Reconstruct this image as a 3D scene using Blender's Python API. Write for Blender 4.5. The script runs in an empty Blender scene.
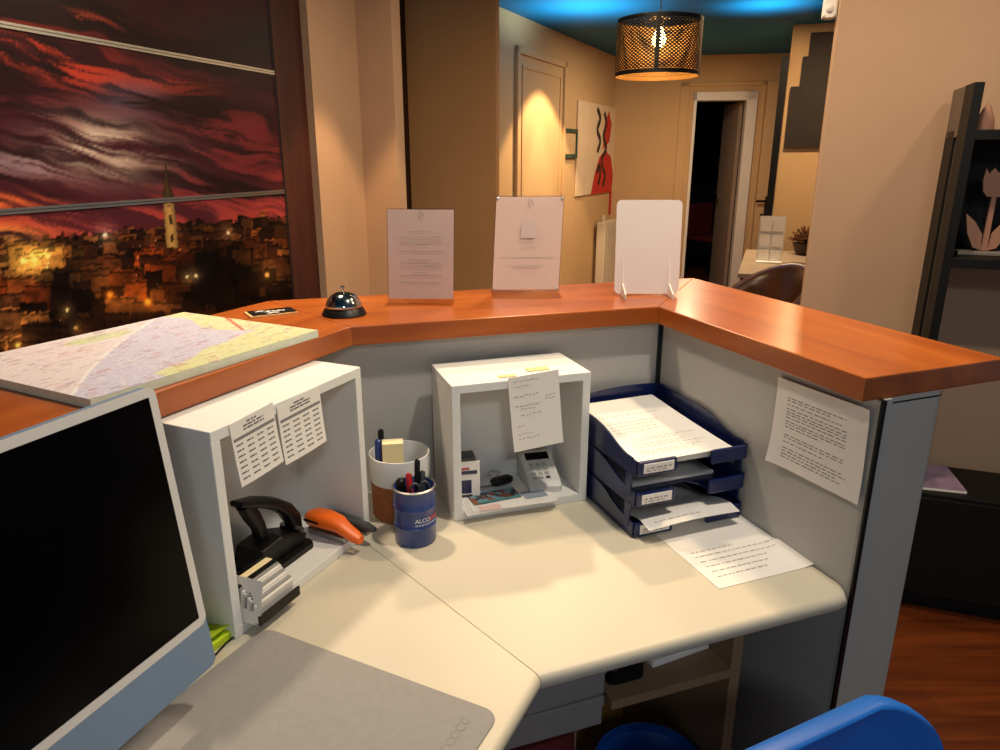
import bpy, bmesh, math, random
import numpy as np
from mathutils import Vector, Matrix
random.seed(7)
rng = np.random.default_rng(11)
C = bpy.context.scene.collection
PI = math.pi
# ------------------------------------------------------------------ camera
F, PITCH, CAMZ = 710.0, math.radians(17.0), 1.44
cp, sp = math.cos(PITCH), math.sin(PITCH)
cam = bpy.data.cameras.new('camera'); cam_o = bpy.data.objects.new('camera', cam); C.objects.link(cam_o)
cam_o.location = (0, 0, CAMZ); cam_o.rotation_euler = (PI/2 - PITCH, 0, 0)
cam.sensor_width = 36; cam.lens = F/1000*36; cam.clip_start = .02
bpy.context.scene.camera = cam_o
def ray(px, py):
    v = 375 - py
    return Vector((px-500, F*cp + v*sp, v*cp - F*sp))
def at(px, py, z):                       # measured point of the photograph on a horizontal plane
    d = ray(px, py); t = (z-CAMZ)/d.z
    return Vector((d.x*t, d.y*t, z))
def onwall(px, py, P, D):                # ... on a vertical plane through P along D
    d = ray(px, py); n = Vector((D[1], -D[0]))
    t = (n.x*P[0]+n.y*P[1])/(n.x*d.x+n.y*d.y)
    return Vector((d.x*t, d.y*t, CAMZ+d.z*t))
def proj(p):
    x, y, z = p[0], p[1], p[2]-CAMZ
    fw = y*cp - z*sp; up = y*sp + z*cp
    return 500+F*x/fw, 375-F*up/fw
# ------------------------------------------------------------------ materials
def s2l(c):
    c = c/255.0
    return c/12.92 if c <= .04045 else ((c+.055)/1.055)**2.4
def col(r, g, b): return (s2l(r), s2l(g), s2l(b), 1)
MATS = {}
def mat(name, rgb, rough=.5, metal=0, spec=.5, var=.0, scale=8, bump=0, bscale=60, trans=0, emit=None, estr=0, coat=0, alpha=1, sss=0):
    if name in MATS: return MATS[name]
    m = bpy.data.materials.new(name); m.use_nodes = True
    nt = m.node_tree; b = nt.nodes['Principled BSDF']
    b.inputs['Base Color'].default_value = col(*rgb)
    b.inputs['Roughness'].default_value = rough; b.inputs['Metallic'].default_value = metal
    b.inputs['Specular IOR Level'].default_value = spec
    b.inputs['Transmission Weight'].default_value = trans
    b.inputs['Coat Weight'].default_value = coat; b.inputs['Alpha'].default_value = alpha
    if emit: b.inputs['Emission Color'].default_value = col(*emit); b.inputs['Emission Strength'].default_value = estr
    tc = nt.nodes.new('ShaderNodeTexCoord')
    if var > 0:
        n = nt.nodes.new('ShaderNodeTexNoise'); n.inputs['Scale'].default_value = scale; n.inputs['Detail'].default_value = 4
        nt.links.new(tc.outputs['Object'], n.inputs['Vector'])
        r = nt.nodes.new('ShaderNodeValToRGB'); c = col(*rgb)
        r.color_ramp.elements[0].position = .3; r.color_ramp.elements[1].position = .7
        r.color_ramp.elements[0].color = tuple(max(0, x*(1-var)) for x in c[:3])+(1,)
        r.color_ramp.elements[1].color = tuple(min(1, x*(1+var)) for x in c[:3])+(1,)
        nt.links.new(n.outputs['Fac'], r.inputs['Fac']); nt.links.new(r.outputs['Color'], b.inputs['Base Color'])
    if bump > 0:
        n2 = nt.nodes.new('ShaderNodeTexNoise'); n2.inputs['Scale'].default_value = bscale; n2.inputs['Detail'].default_value = 5
        nt.links.new(tc.outputs['Object'], n2.inputs['Vector'])
        bp = nt.nodes.new('ShaderNodeBump'); bp.inputs['Strength'].default_value = bump; bp.inputs['Distance'].default_value = .002
        nt.links.new(n2.outputs['Fac'], bp.inputs['Height']); nt.links.new(bp.outputs['Normal'], b.inputs['Normal'])
    MATS[name] = m; return m
def wood(name, c1, c2, rough=.28, sx=1.2, sy=22, coat=.2, planks=None):
    m = bpy.data.materials.new(name); m.use_nodes = True; nt = m.node_tree; b = nt.nodes['Principled BSDF']
    tc = nt.nodes.new('ShaderNodeTexCoord'); mp = nt.nodes.new('ShaderNodeMapping')
    mp.inputs['Scale'].default_value = (sx, sy, sy)
    nt.links.new(tc.outputs['Object'], mp.inputs['Vector'])
    n = nt.nodes.new('ShaderNodeTexNoise'); n.inputs['Scale'].default_value = 2.2; n.inputs['Detail'].default_value = 6; n.inputs['Distortion'].default_value = .6
    nt.links.new(mp.outputs['Vector'], n.inputs['Vector'])
    r = nt.nodes.new('ShaderNodeValToRGB'); e = r.color_ramp.elements
    e[0].position = .3; e[0].color = col(*c1); e[1].position = .68; e[1].color = col(*c2)
    nt.links.new(n.outputs['Fac'], r.inputs['Fac']); out = r.outputs['Color']
    if planks:
        br = nt.nodes.new('ShaderNodeTexBrick'); br.inputs['Scale'].default_value = 1
        br.inputs['Brick Width'].default_value = planks[0]; br.inputs['Row Height'].default_value = planks[1]
        br.inputs['Mortar Size'].default_value = .0012
        br.inputs['Color1'].default_value = (1, 1, 1, 1); br.inputs['Color2'].default_value = (.72, .7, .68, 1); br.inputs['Mortar'].default_value = (.45, .42, .4, 1)
        nt.links.new(tc.outputs['Object'], br.inputs['Vector'])
        mx = nt.nodes.new('ShaderNodeMix'); mx.data_type = 'RGBA'; mx.blend_type = 'MULTIPLY'; mx.inputs[0].default_value = .8
        nt.links.new(out, mx.inputs[6]); nt.links.new(br.outputs['Color'], mx.inputs[7]); out = mx.outputs[2]
    nt.links.new(out, b.inputs['Base Color'])
    b.inputs['Roughness'].default_value = rough; b.inputs['Coat Weight'].default_value = coat; b.inputs['Coat Roughness'].default_value = .15
    MATS[name] = m; return m
M_wall = mat('beige plaster', (184, 152, 126), .85, var=.04, scale=3, bump=.15, bscale=90, spec=.2)
M_wall2 = mat('beige plaster of the hall', (204, 172, 128), .8, var=.04, scale=2, bump=.15, bscale=80, spec=.2)
M_shade = mat('tan plaster', (160, 122, 84), .85, var=.04, scale=2, bump=.1, spec=.2)
M_ceil = mat('blue ceiling paint', (9, 104, 150), .45, var=.08, scale=2, spec=.08)
M_wood = wood('cherry counter wood', (142, 66, 18), (174, 90, 28), .3, .8, 7)
M_floor = wood('orange laminate floor', (74, 32, 10), (110, 52, 18), .35, 1.2, 10, planks=(1.2, .12))
M_pil = wood('dark red brown wood', (44, 13, 4), (68, 24, 8), .6, 14, 1.0, coat=0)
M_dwood = wood('very dark wood', (34, 16, 9), (52, 28, 16), .5, 14, 1, coat=0)
M_lam = mat('grey laminate panel', (176, 174, 168), .55, var=.03, scale=5, bump=.08, bscale=200)
M_post = mat('grey metal post', (180, 176, 166), .6, var=.02)
M_black = mat('black plastic', (10, 10, 11), .4, spec=.3, var=.1)
M_blackm = mat('black matte lacquer', (9, 8, 7), .55, spec=.25, var=.1)
M_desk = mat('cream desk laminate', (208, 198, 176), .42, var=.02, scale=6, bump=.05, bscale=400)
M_white = mat('white melamine', (226, 225, 220), .45, var=.015, scale=6)
M_paper = mat('white paper', (236, 230, 222), .8, var=.015, scale=20)
M_cream = mat('cream paper', (238, 218, 168), .8, var=.03, scale=12)
M_ink = mat('grey printing ink', (112, 106, 102), .8, var=.1)
M_inkl = mat('pale printing ink', (166, 154, 148), .8, var=.1)
M_inkr = mat('red printing ink', (190, 90, 80), .8, var=.1)
M_band = mat('grey table band ink', (128, 126, 124), .8, var=.05)
M_navy = mat('navy blue plastic', (14, 28, 76), .3, var=.06, coat=.2)
M_cup = mat('blue enamel', (34, 58, 124), .35, var=.06, scale=20, coat=.3)
M_bin = mat('bright blue plastic', (22, 98, 188), .38, var=.04)
M_chrome = mat('chrome', (210, 208, 204), .12, metal=1, var=.03)
M_steel = mat('brushed steel', (168, 166, 162), .35, metal=1, var=.05)
M_scr = mat('black glass screen', (2, 2, 3), .2, spec=.08, var=.05)
M_bez = mat('white bezel', (216, 212, 206), .4, var=.01)
M_chin = mat('pale blue aluminium', (122, 144, 170), .45, metal=.15, var=.02)
M_mat = mat('grey felt desk pad', (150, 146, 142), .9, var=.04, scale=80, bump=.3, bscale=500)
M_lime = mat('lime paper', (206, 232, 40), .7, var=.03)
M_org = mat('orange plastic', (238, 104, 16), .4, var=.04)
M_dgrey = mat('dark grey plastic', (62, 64, 66), .45, var=.08)
M_lgrey = mat('pale grey plastic', (206, 204, 198), .45, var=.03)
M_cork = mat('brown cork', (150, 88, 46), .85, var=.2, scale=90, bump=.3)
def thin_clear(name, rgb):
    m = bpy.data.materials.new(name); m.use_nodes = True; nt = m.node_tree; nt.nodes.clear()
    o = nt.nodes.new('ShaderNodeOutputMaterial'); t = nt.nodes.new('ShaderNodeBsdfTransparent'); g = nt.nodes.new('ShaderNodeBsdfGlossy'); mx = nt.nodes.new('ShaderNodeMixShader'); f = nt.nodes.new('ShaderNodeLayerWeight')
    t.inputs[0].default_value = col(*rgb); g.inputs['Roughness'].default_value = .05; f.inputs['Blend'].default_value = .12; pw_ = nt.nodes.new('ShaderNodeMath'); pw_.operation = 'MULTIPLY_ADD'; pw_.inputs[1].default_value = .12; pw_.inputs[2].default_value = .03
    nt.links.new(f.outputs['Facing'], pw_.inputs[0]); nt.links.new(pw_.outputs[0], mx.inputs[0]); nt.links.new(t.outputs[0], mx.inputs[1]); nt.links.new(g.outputs[0], mx.inputs[2]); nt.links.new(mx.outputs[0], o.inputs[0])
    return m
M_acr = thin_clear('clear acrylic', (246, 244, 242))
M_pink = mat('pinkish notice paper', (250, 224, 214), .7, var=.02, scale=6)
M_foam = mat('white foam board', (226, 216, 208), .6, var=.015)
M_red = mat('red plastic', (196, 30, 32), .5, var=.1)
M_tape = mat('yellowed tape', (232, 204, 140), .5, var=.1, scale=30)
M_cloth_r = mat('dark red cloth', (92, 14, 16), .8, var=.2, scale=20)
M_leath = mat('brown leather', (92, 56, 36), .3, var=.2, scale=8, bump=.2, bscale=120)
M_gold = mat('gold lining', (235, 165, 60), .3, metal=.8, var=.05)
M_bulb = mat('lit bulb glass', (255, 220, 160), .4, emit=(255, 205, 130), estr=38, var=.01)
M_panel = mat('dark brown boards', (34, 25, 20), .7, var=.15, scale=6)
M_tul = mat('pink brown wood', (150, 108, 88), .7, var=.08)
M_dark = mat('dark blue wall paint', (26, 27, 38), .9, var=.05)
M_stick = mat('dried brown flowers', (112, 74, 44), .9, var=.3, scale=40)
M_fcard = mat('beige shelf board', (134, 108, 78), .6, var=.06)
M_ochre = mat('ochre cardboard', (168, 118, 52), .8, var=.1)
M_green = mat('dark green frame', (46, 74, 58), .5, var=.1)
M_gbrown = mat('grey table top', (150, 134, 116), .5, var=.05)
# ------------------------------------------------------------------ mesh builder
class MB:
    def __init__(s): s.bm = bmesh.new(); s.mi = 0
    def _set(s, faces):
        for f in faces: f.material_index = s.mi
    def face(s, pts):
        f = s.bm.faces.new([s.bm.verts.new(p) for p in pts]); f.material_index = s.mi; return f
    def box(s, a, b, M=None, bev=0, seg=2):
        x0, y0, z0 = a; x1, y1, z1 = b
        P = [(x0,y0,z0),(x1,y0,z0),(x1,y1,z0),(x0,y1,z0),(x0,y0,z1),(x1,y0,z1),(x1,y1,z1),(x0,y1,z1)]
        vs = [s.bm.verts.new(M @ Vector(p) if M else p) for p in P]
        fs = [s.bm.faces.new([vs[i] for i in q]) for q in ((3,2,1,0),(4,5,6,7),(0,1,5,4),(1,2,6,5),(2,3,7,6),(3,0,4,7))]
        s._set(fs)
        if bev:
            es = list({e for f in fs for e in f.edges})
            r = bmesh.ops.bevel(s.bm, geom=es, offset=bev, segments=seg, profile=.5, affect='EDGES')
            s._set(r['faces'])
        return s
    def prism(s, poly, z0, z1, M=None, bev=0, seg=3, bottom=False):
        T = (lambda p: M @ Vector(p)) if M else Vector
        lo = [s.bm.verts.new(T((p[0], p[1], z0))) for p in poly]; hi = [s.bm.verts.new(T((p[0], p[1], z1))) for p in poly]
        fb = s.bm.faces.new(lo[::-1]); ft = s.bm.faces.new(hi); fs = [fb, ft]; n = len(poly)
        for i in range(n): fs.append(s.bm.faces.new((lo[i], lo[(i+1)%n], hi[(i+1)%n], hi[i])))
        s._set(fs)
        if bev:
            es = list(ft.edges)+(list(fb.edges) if bottom else [])
            r = bmesh.ops.bevel(s.bm, geom=es, offset=bev, segments=seg, profile=.5, affect='EDGES'); s._set(r['faces'])
        return s
    def rings(s, rs, closed=True, caps=True):
        R = [[s.bm.verts.new(p) for p in r] for r in rs]; n = len(R[0]); fs = []
        for a, b in zip(R, R[1:]):
            for i in range(n if closed else n-1):
                fs.append(s.bm.faces.new((a[i], a[(i+1)%n], b[(i+1)%n], b[i])))
        if caps and closed:
            fs.append(s.bm.faces.new(R[0][::-1])); fs.append(s.bm.faces.new(R[-1]))
        s._set(fs); return s
    def lathe(s, prof, n=40, c=(0,0,0), caps=True):
        return s.rings([[(c[0]+r*math.cos(2*PI*i/n), c[1]+r*math.sin(2*PI*i/n), c[2]+z) for i in range(n)] for r, z in prof], caps=caps)
    def tube(s, pts, r, n=10, rs=None):
        pts = [Vector(p) for p in pts]; rings = []; up = Vector((0,0,1))
        for i, p in enumerate(pts):
            d = (pts[min(i+1, len(pts)-1)]-pts[max(i-1, 0)]).normalized()
            a = up.cross(d)
            if a.length < .05: a = Vector((1,0,0)).cross(d)
            a.normalize(); b = d.cross(a); rr = rs[i] if rs else r
            rings.append([p+a*(rr*math.cos(2*PI*k/n))+b*(rr*math.sin(2*PI*k/n)) for k in range(n)])
        return s.rings(rings)
    def loft(s, secs, n=16, pw=2.6):
        # secs: (centre, side vector*halfwidth, up vector*halfheight)
        rs = []
        for c, a, b in secs:
            c, a, b = Vector(c), Vector(a), Vector(b); r = []
            for k in range(n):
                t = 2*PI*k/n; ct, st = math.cos(t), math.sin(t)
                r.append(c+a*(math.copysign(abs(ct)**(2/pw), ct))+b*(math.copysign(abs(st)**(2/pw), st)))
            rs.append(r)
        return s.rings(rs)
    def grid(s, fn, nu, nv, thick=0):
        V = [[s.bm.verts.new(fn(i/nu, j/nv)) for j in range(nv+1)] for i in range(nu+1)]
        fs = [s.bm.faces.new((V[i][j], V[i+1][j], V[i+1][j+1], V[i][j+1])) for i in range(nu) for j in range(nv)]
        s._set(fs)
        if thick:
            bmesh.ops.recalc_face_normals(s.bm, faces=fs)
            bmesh.ops.solidify(s.bm, geom=fs, thickness=thick)
        return s
    def build(s, name, m, parent=None, smooth=None, M=None, recalc=True):
        if recalc: bmesh.ops.recalc_face_normals(s.bm, faces=s.bm.faces)
        me = bpy.data.meshes.new(name); s.bm.to_mesh(me); s.bm.free()
        for x in (m if isinstance(m, (list, tuple)) else [m]): me.materials.append(x)
        o = bpy.data.objects.new(name, me); C.objects.link(o)
        if smooth is not None:
            me.polygons.foreach_set('use_smooth', [True]*len(me.polygons))
            if smooth: me.set_sharp_from_angle(angle=math.radians(smooth))
        if parent: o.parent = parent
        if M is not None: o.matrix_basis = M
        return o
def fr(o, X, Y=None, Z=None):
    X = Vector(X).normalized()
    if Y is None: Z = Vector(Z or (0,0,1)); Y = Z.cross(X)
    Y = Vector(Y); Y = (Y - X*Y.dot(X)).normalized(); Zv = X.cross(Y)
    M = Matrix.Identity(4)
    for i in range(3): M[i][0], M[i][1], M[i][2], M[i][3] = X[i], Y[i], Zv[i], o[i]
    return M
def rz(o, a): return Matrix.Translation(Vector(o)) @ Matrix.Rotation(a, 4, 'Z')
def tag(o, label, cat, group=None, kind=None):
    o['label'] = label; o['category'] = cat
    if group: o['group'] = group
    if kind: o['kind'] = kind
    return o
def thing(name, label, cat, M, group=None):
    o = bpy.data.objects.new(name, None); C.objects.link(o); o.empty_display_size = .05
    o.matrix_basis = M if isinstance(M, Matrix) else Matrix.Translation(Vector(M))
    return tag(o, label, cat, group)
def struct(o, label=None, cat=None):
    o['kind'] = 'structure'
    if label: o['label'] = label
    if cat: o['category'] = cat
    return o
def rrect(w, h, r, n=5, cx=0, cy=0):
    pts = []
    for sx, sy, a0 in ((1,1,0),(-1,1,90),(-1,-1,180),(1,-1,270)):
        for k in range(n+1):
            a = math.radians(a0+90*k/n); pts.append((cx+sx*(w/2-r)+r*math.cos(a), cy+sy*(h/2-r)+r*math.sin(a)))
    return pts
def ang(d): return math.atan2(d[1], d[0])
# sheet of paper with printed lines: local x right, y up, z towards the reader
def sheet(root, w, h, curl=None, m=None, name='paper', nu=10, nv=12):
    curl = curl or (lambda x, y: 0)
    mb = MB(); mb.grid(lambda u, v: (u*w, v*h, curl(u*w, v*h)), nu, nv, thick=.0004)
    return mb.build(name, m or M_paper, root, smooth=40)
def words(mb, x0, x1, y, hgt, curl=None, off=.0006, seed=None, gap=.004, wl=(.004, .014), jit=0):
    curl = curl or (lambda x, y: 0); x = x0
    while x < x1-.001:
        L = min(random.uniform(*wl), x1-x); yy = y+random.uniform(-jit, jit)
        n = max(1, int(L/.006))
        for k in range(n):
            a, b = x+L*k/n, x+L*(k+1)/n
            mb.face([(a, yy, curl(a, yy)+off), (b, yy, curl(b, yy)+off), (b, yy+hgt, curl(b, yy+hgt)+off), (a, yy+hgt, curl(a, yy+hgt)+off)])
        x += L+gap*random.uniform(.6, 1.2)
def ribbon(mb, pts, w, off=.0006):
    pts = [Vector((p[0], p[1], 0)) for p in pts]; L = []; R = []
    for i, p in enumerate(pts):
        d = (pts[min(i+1, len(pts)-1)]-pts[max(0, i-1)]).normalized(); n = Vector((-d.y, d.x, 0))*w/2
        L.append(p+n); R.append(p-n)
    for i in range(len(pts)-1):
        mb.face([(q.x, q.y, off) for q in (L[i], R[i], R[i+1], L[i+1])])
def smooth_path(p, n=6):
    p = [Vector((a, b, 0)) for a, b in p]; q = [p[0]]+p+[p[-1]]; out = []
    for i in range(1, len(q)-2):
        for k in range(n):
            t = k/n; out.append(.5*((2*q[i])+(q[i+1]-q[i-1])*t+(2*q[i-1]-5*q[i]+4*q[i+1]-q[i+2])*t*t+(3*q[i]-q[i-1]-3*q[i+1]+q[i+2])*t**3))
    return [(v.x, v.y) for v in out+[p[-1]]]
# ------------------------------------------------------------------ directions
u = Vector((.937, -.35, 0)).normalized(); w = Vector((.35, .937, 0)).normalized()
dL = Vector((.426, .905, 0)).normalized(); nL = Vector((-dL.y, dL.x, 0))
dM = Vector((.956, .294, 0)).normalized(); nM = Vector((-dM.y, dM.x, 0))
dR = Vector((.345, -.938, 0)).normalized(); nR = Vector((-dR.y, dR.x, 0))
def meet(n1, c1, n2, c2):
    det = n1.x*n2.y-n1.y*n2.x
    return Vector(((c1*n2.y-n1.y*c2)/det, (n1.x*c2-c1*n2.x)/det, 0))
iL, iM, iR = .855, 1.404, .881             # inner edge offsets of the counter top
oL, oM, oR = iL+.34, iM+.33, iR+.31
pL, pM, pR = .925, 1.44, .915              # inner faces of the panels
CT, UD, DZ = 1.119, 1.0795, .74             # counter top, its underside, desk top
H = 2.45
# ================================================================== ROOM
mb = MB(); mb.box((-4, -2.2, -.05), (5, 13.5, 0))
fl = struct(mb.build('floor', M_floor)); 
mb = MB(); mb.box((-4, -2.2, H), (5, 13.5, H+.05)); struct(mb.build('ceiling', M_ceil))
wP = Vector((.317, .948, 0)).normalized()
# poster wall on the left
Pw = onwall(283, 191, (0, 3.2), (1, 0)); 
def wallbox(name, m, P, D, s0, s1, z0, z1, t, label=None):
    """wall along D from P, thickness t to the far side (left of D)"""
    mb = MB(); mb.box((s0, 0, z0), (s1, t, z1)); o = mb.build(name, m, None, M=rz((P[0], P[1], 0), ang(D))); return struct(o)
Pw2 = Vector((Pw.x, Pw.y, 0))
wallbox('wall_left', M_shade, Pw2-Vector((-wP.y, wP.x, 0))*-.012, wP, -3.6, .2, 0, H, .12)
# wood pilaster beside the poster
mb = MB(); mb.box((0, -.014, 0), (.213, .012, H)); struct(mb.build('trim_1', M_pil, M=rz(Pw2, ang(wP))))
# white column
Pc = Pw2+wP*.213
mb = MB(); mb.box((0, -.05, 0), (.47, .4, H), bev=.006); 
A = onwall(363, 160, Pc+Vector((wP.y, -wP.x, 0))*.05, wP)
lenA = (Vector((A.x, A.y, 0))-Pc).dot(wP)
A2 = Vector((A.x, A.y, 0)); B = onwall(403, 160, A2, u); lenB = (Vector((B.x, B.y, 0))-A2).dot(u)-.035
mb = MB(); mb.box((0, -.05, 0), (lenA+.05, .3, H))
struct(mb.build('column_1', M_wall, M=rz(Pc, ang(wP))))
mb = MB(); mb.box((-.02, 0, 0), (lenB, .09, H))
struct(mb.build('column_2', M_wall, M=rz(A2, ang(u))))
# hall wall and the shaded wall end that meets it
h0 = Vector((-.03, 5.44, 0)); h1 = Vector((1.22, 8.08, 0)); dH = (h1-h0).normalized()
f0 = h1.copy(); dF = Vector((.985, -.174, 0)).normalized()
wallbox('wall_center', M_wall2, h0, dH, 0, (h1-h0).length+.1, 0, H, .12)
hf = Vector((-.026, 4.7, 0))
wallbox('wall_front', mat('shade toned hall plaster', (196, 150, 102), .85, var=.04, scale=2, bump=.1, spec=.2), hf-u*.607, u, 0, .607, 0, H, .06)  # same hall plaster, with the shade on this face put into its colour
mb = MB(); mb.box((-.75, -.05, 0), (0, 0, H)); mb.box((-.75, -.08, 2.2), (0, -.05, 2.26)); mb.box((-.06, -.1, 0), (0, -.05, H))
mb.mi = 1; mb.box((-.3, -.1, 2.2), (-.06, -.08, 2.26))
struct(mb.build('door_1', [M_dwood, M_wall], M=rz(hf-u*.607, ang(u))))
# far wall with door opening
dpx = [onwall(x, 150, f0, dF) for x in (692, 744)]
sF = [(Vector((p.x, p.y, 0))-f0).dot(dF) for p in dpx]
dtop = 2.02
mb = MB()
mb.box((0, 0, 0), (sF[0], .12, H)); mb.box((sF[1], 0, 0), (2.6, .12, H)); mb.box((sF[0], 0, dtop), (sF[1], .12, H))
struct(mb.build('wall_back', M_wall2, M=rz(f0, ang(dF))))
# white door frame
mb = MB(); fw = .075
mb.box((sF[0]-.02, -.03, 0), (sF[0]+.012, .15, dtop+fw), bev=.004); mb.box((sF[1]-.02, -.03, 0), (sF[1]+fw+.01, .15, dtop+fw), bev=.004)
mb.box((sF[0]-.02, -.03, dtop-.01), (sF[1]+fw, .15, dtop+fw), bev=.004)
d2 = struct(mb.build('door_2', M_white, M=rz(f0, ang(dF))))
hg = rz((sF[1]-.03, .13, 0), math.radians(103))
mb = MB(); mb.box((0, 0, .01), (sF[1]-sF[0]-.06, .04, dtop-.02), bev=.003)
leaf = mb.build('door_leaf', mat('grey door leaf', (150, 132, 118), .5, var=.03), d2, M=hg)
mb = MB(); mb.lathe([(.022, 0), (.022, .01), (.009, .012), (.009, .05)], 14); mb.box((-.11, -.009, .035), (.01, .009, .052), bev=.004)
mb.build('door_handle', M_chrome, leaf, smooth=30, M=fr((sF[1]-sF[0]-.13, .04, 1.02), (1,0,0), Z=(0,1,0)))
# beige casing and second leaf
mb = MB()
for a, b in ((sF[0]-.16, sF[0]-.07), (sF[1]+.12, sF[1]+.16)): mb.box((a, -.016, 0), (b, -.001, dtop+.17), bev=.004)
mb.box((sF[0]-.16, -.016, dtop+.13), (sF[1]+.16, -.001, dtop+.17), bev=.004)
struct(mb.build('trim_2', M_wall2, M=rz(f0, ang(dF))))
hp = onwall(766, 204, f0, dF)
mb = MB(); hs = (Vector((hp.x, hp.y, 0))-f0).dot(dF)
mb.box((sF[1]+.17, -.03, .01), (hs+.10, -.001, dtop+.17), bev=.004)
d3 = struct(mb.build('door_3', M_wall2, M=rz(f0, ang(dF))))
mb = MB(); mb.box((hs-.02, -.045, hp.z-.14), (hs+.02, -.03, hp.z+.08), bev=.003); mb.box((hs-.12, -.085, hp.z+.02), (hs+.01, -.07, hp.z+.045), bev=.005); mb.box((hs-.012, -.08, hp.z+.02), (hs+.012, -.04, hp.z+.045))
mb.box((hs-.06, -.06, hp.z-.13), (hs+.012, -.045, hp.z-.10), bev=.003)
mb.build('door_handle', M_black, d3)
# dark room beyond the door
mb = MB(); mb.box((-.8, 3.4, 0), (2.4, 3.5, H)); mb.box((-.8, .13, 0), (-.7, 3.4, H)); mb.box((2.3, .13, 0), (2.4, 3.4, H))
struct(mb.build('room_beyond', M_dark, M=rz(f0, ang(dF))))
# right wall further back and its edge
R0 = Vector((2.33, 6.2, 0))
wallbox('wall_side', M_wall2, R0, u, 0, 1.6, 0, H, .1)
mb = MB(); mb.box((.002, .11, .0), (.1, 1.45, H)); struct(mb.build('wall_return', M_wall2, M=rz(R0, ang(u))))
# near right wall
N0 = Vector((1.068, 2.478, 0))
mb = MB(); mb.box((0, 0, 0), (3.0, .11, H), bev=.003); struct(mb.build('wall_right', M_wall, M=rz(N0, ang(u))))
# walls behind the viewer (out of frame) are left open so daylight reaches in
# hall door with mouldings
def hs_of(px): p = onwall(px, 165, h0, dH); return (Vector((p.x, p.y, 0))-h0).dot(dH)
a, b = hs_of(514), hs_of(562)
ztop = onwall(516, 46, h0, dH).z
mb = MB()
mb.box((a, -.03, 0), (a+.05, -.001, ztop), bev=.004); mb.box((b-.05, -.03, 0), (b, -.001, ztop), bev=.004); mb.box((a, -.03, ztop-.05), (b, -.001, ztop), bev=.004)
d4 = struct(mb.build('door_4', M_wall2, M=rz(h0, ang(dH))))
mb = MB(); mb.box((a+.052, -.012, .01), (b-.052, -.001, ztop-.052))
mb.box((a+.11, -.02, .9), (b-.11, -.012, .92)); mb.box((a+.11, -.02, ztop-.14), (b-.11, -.012, ztop-.12)); mb.box((a+.11, -.02, .9), (a+.13, -.012, ztop-.12)); mb.box((b-.13, -.02, .9), (b-.11, -.012, ztop-.12))
mb.build('door_leaf', M_wall2, d4)
# ================================================================== COUNTER
rc = thing('reception_counter', 'L-shaped reception counter with cherry wood top and grey panels', 'reception counter', (0, 0, 0))
K1, K2 = meet(nL, iL, nM, iM), meet(nM, iM, nR, iR)
O1, O2 = meet(nL, oL, nM, oM), meet(nM, oM, nR, oR)
def arm(name, pts, o, d):
    M = rz((o.x, o.y, 0), ang(d)); Mi = M.inverted()
    mb = MB(); poly = [Mi @ p for p in pts]; mb.prism([(p.x, p.y) for p in poly], UD, CT, bev=.0025, seg=2, bottom=True)
    return mb.build(name, M_wood, rc, M=M)
arm('counter_top', [K1, K2, O2, O1], K1, dM)
E1, E2 = K1-dL*1.5, O1-dL*1.5
arm('counter_top', [E1, K1, O1, E2], K1, dL)
endI = at(866, 378, CT); endI = K2+dR*((endI-K2).dot(dR))
endO = endI+Vector((.93, .36, 0)).normalized()*.31
endO = endO + nR*(oR-endO.dot(nR))
arm('counter_top', [K2, endI, endO, O2], K2, dR)
Q1, Q2 = meet(nL, pL, nM, pM), meet(nM, pM, nR, pR)
def panel(a, b, n, t=.025):
    mb = MB(); mb.prism([(p.x, p.y) for p in (a, b, b+n*t, a+n*t)], 0, UD); return mb.build('back_panel', M_lam, rc)
panel(Q1-dL*1.4, Q1, nL); panel(Q1, Q2, nM)
pe = Q2+dR*((endI-Q2).dot(dR)+.004)
panel(Q2+dR*.004, pe, nR)
mb = MB(); q = Q2-nM*.004-nR*.004; mb.box((-.005, -.005, DZ), (.005, .005, UD), M=Matrix.Translation(q)); mb.build('corner_strip', M_black, rc)
mb = MB(); mb.prism([(p.x, p.y) for p in (pe-dR*.006, pe+dR*.004, pe+dR*.004+nR*.009, pe-dR*.006+nR*.009)], 0, UD); mb.build('edge_strip', M_black, rc)
# end post
ed = Vector((.937, .35, 0)).normalized()
t = endI + ed*.115 + Vector((-.35, .937, 0))*.048
mb = MB(); mb.prism(rrect(.15, .085, .022, 8), 0, UD-.012, M=rz((t.x, t.y, 0), ang(ed)))
post = mb.build('end_post', M_post, rc, smooth=30)
mb = MB(); mb.prism(rrect(.152, .087, .023, 8), UD-.012, UD-.0095, M=rz((t.x, t.y, 0), ang(ed))); mb.build('post_ring', M_black, post, smooth=30)
mb = MB(); mb.prism(rrect(.15, .085, .022, 8), UD-.0095, UD-.0003, M=rz((t.x, t.y, 0), ang(ed))); mb.build('post_cap', M_post, post, smooth=30)
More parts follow.
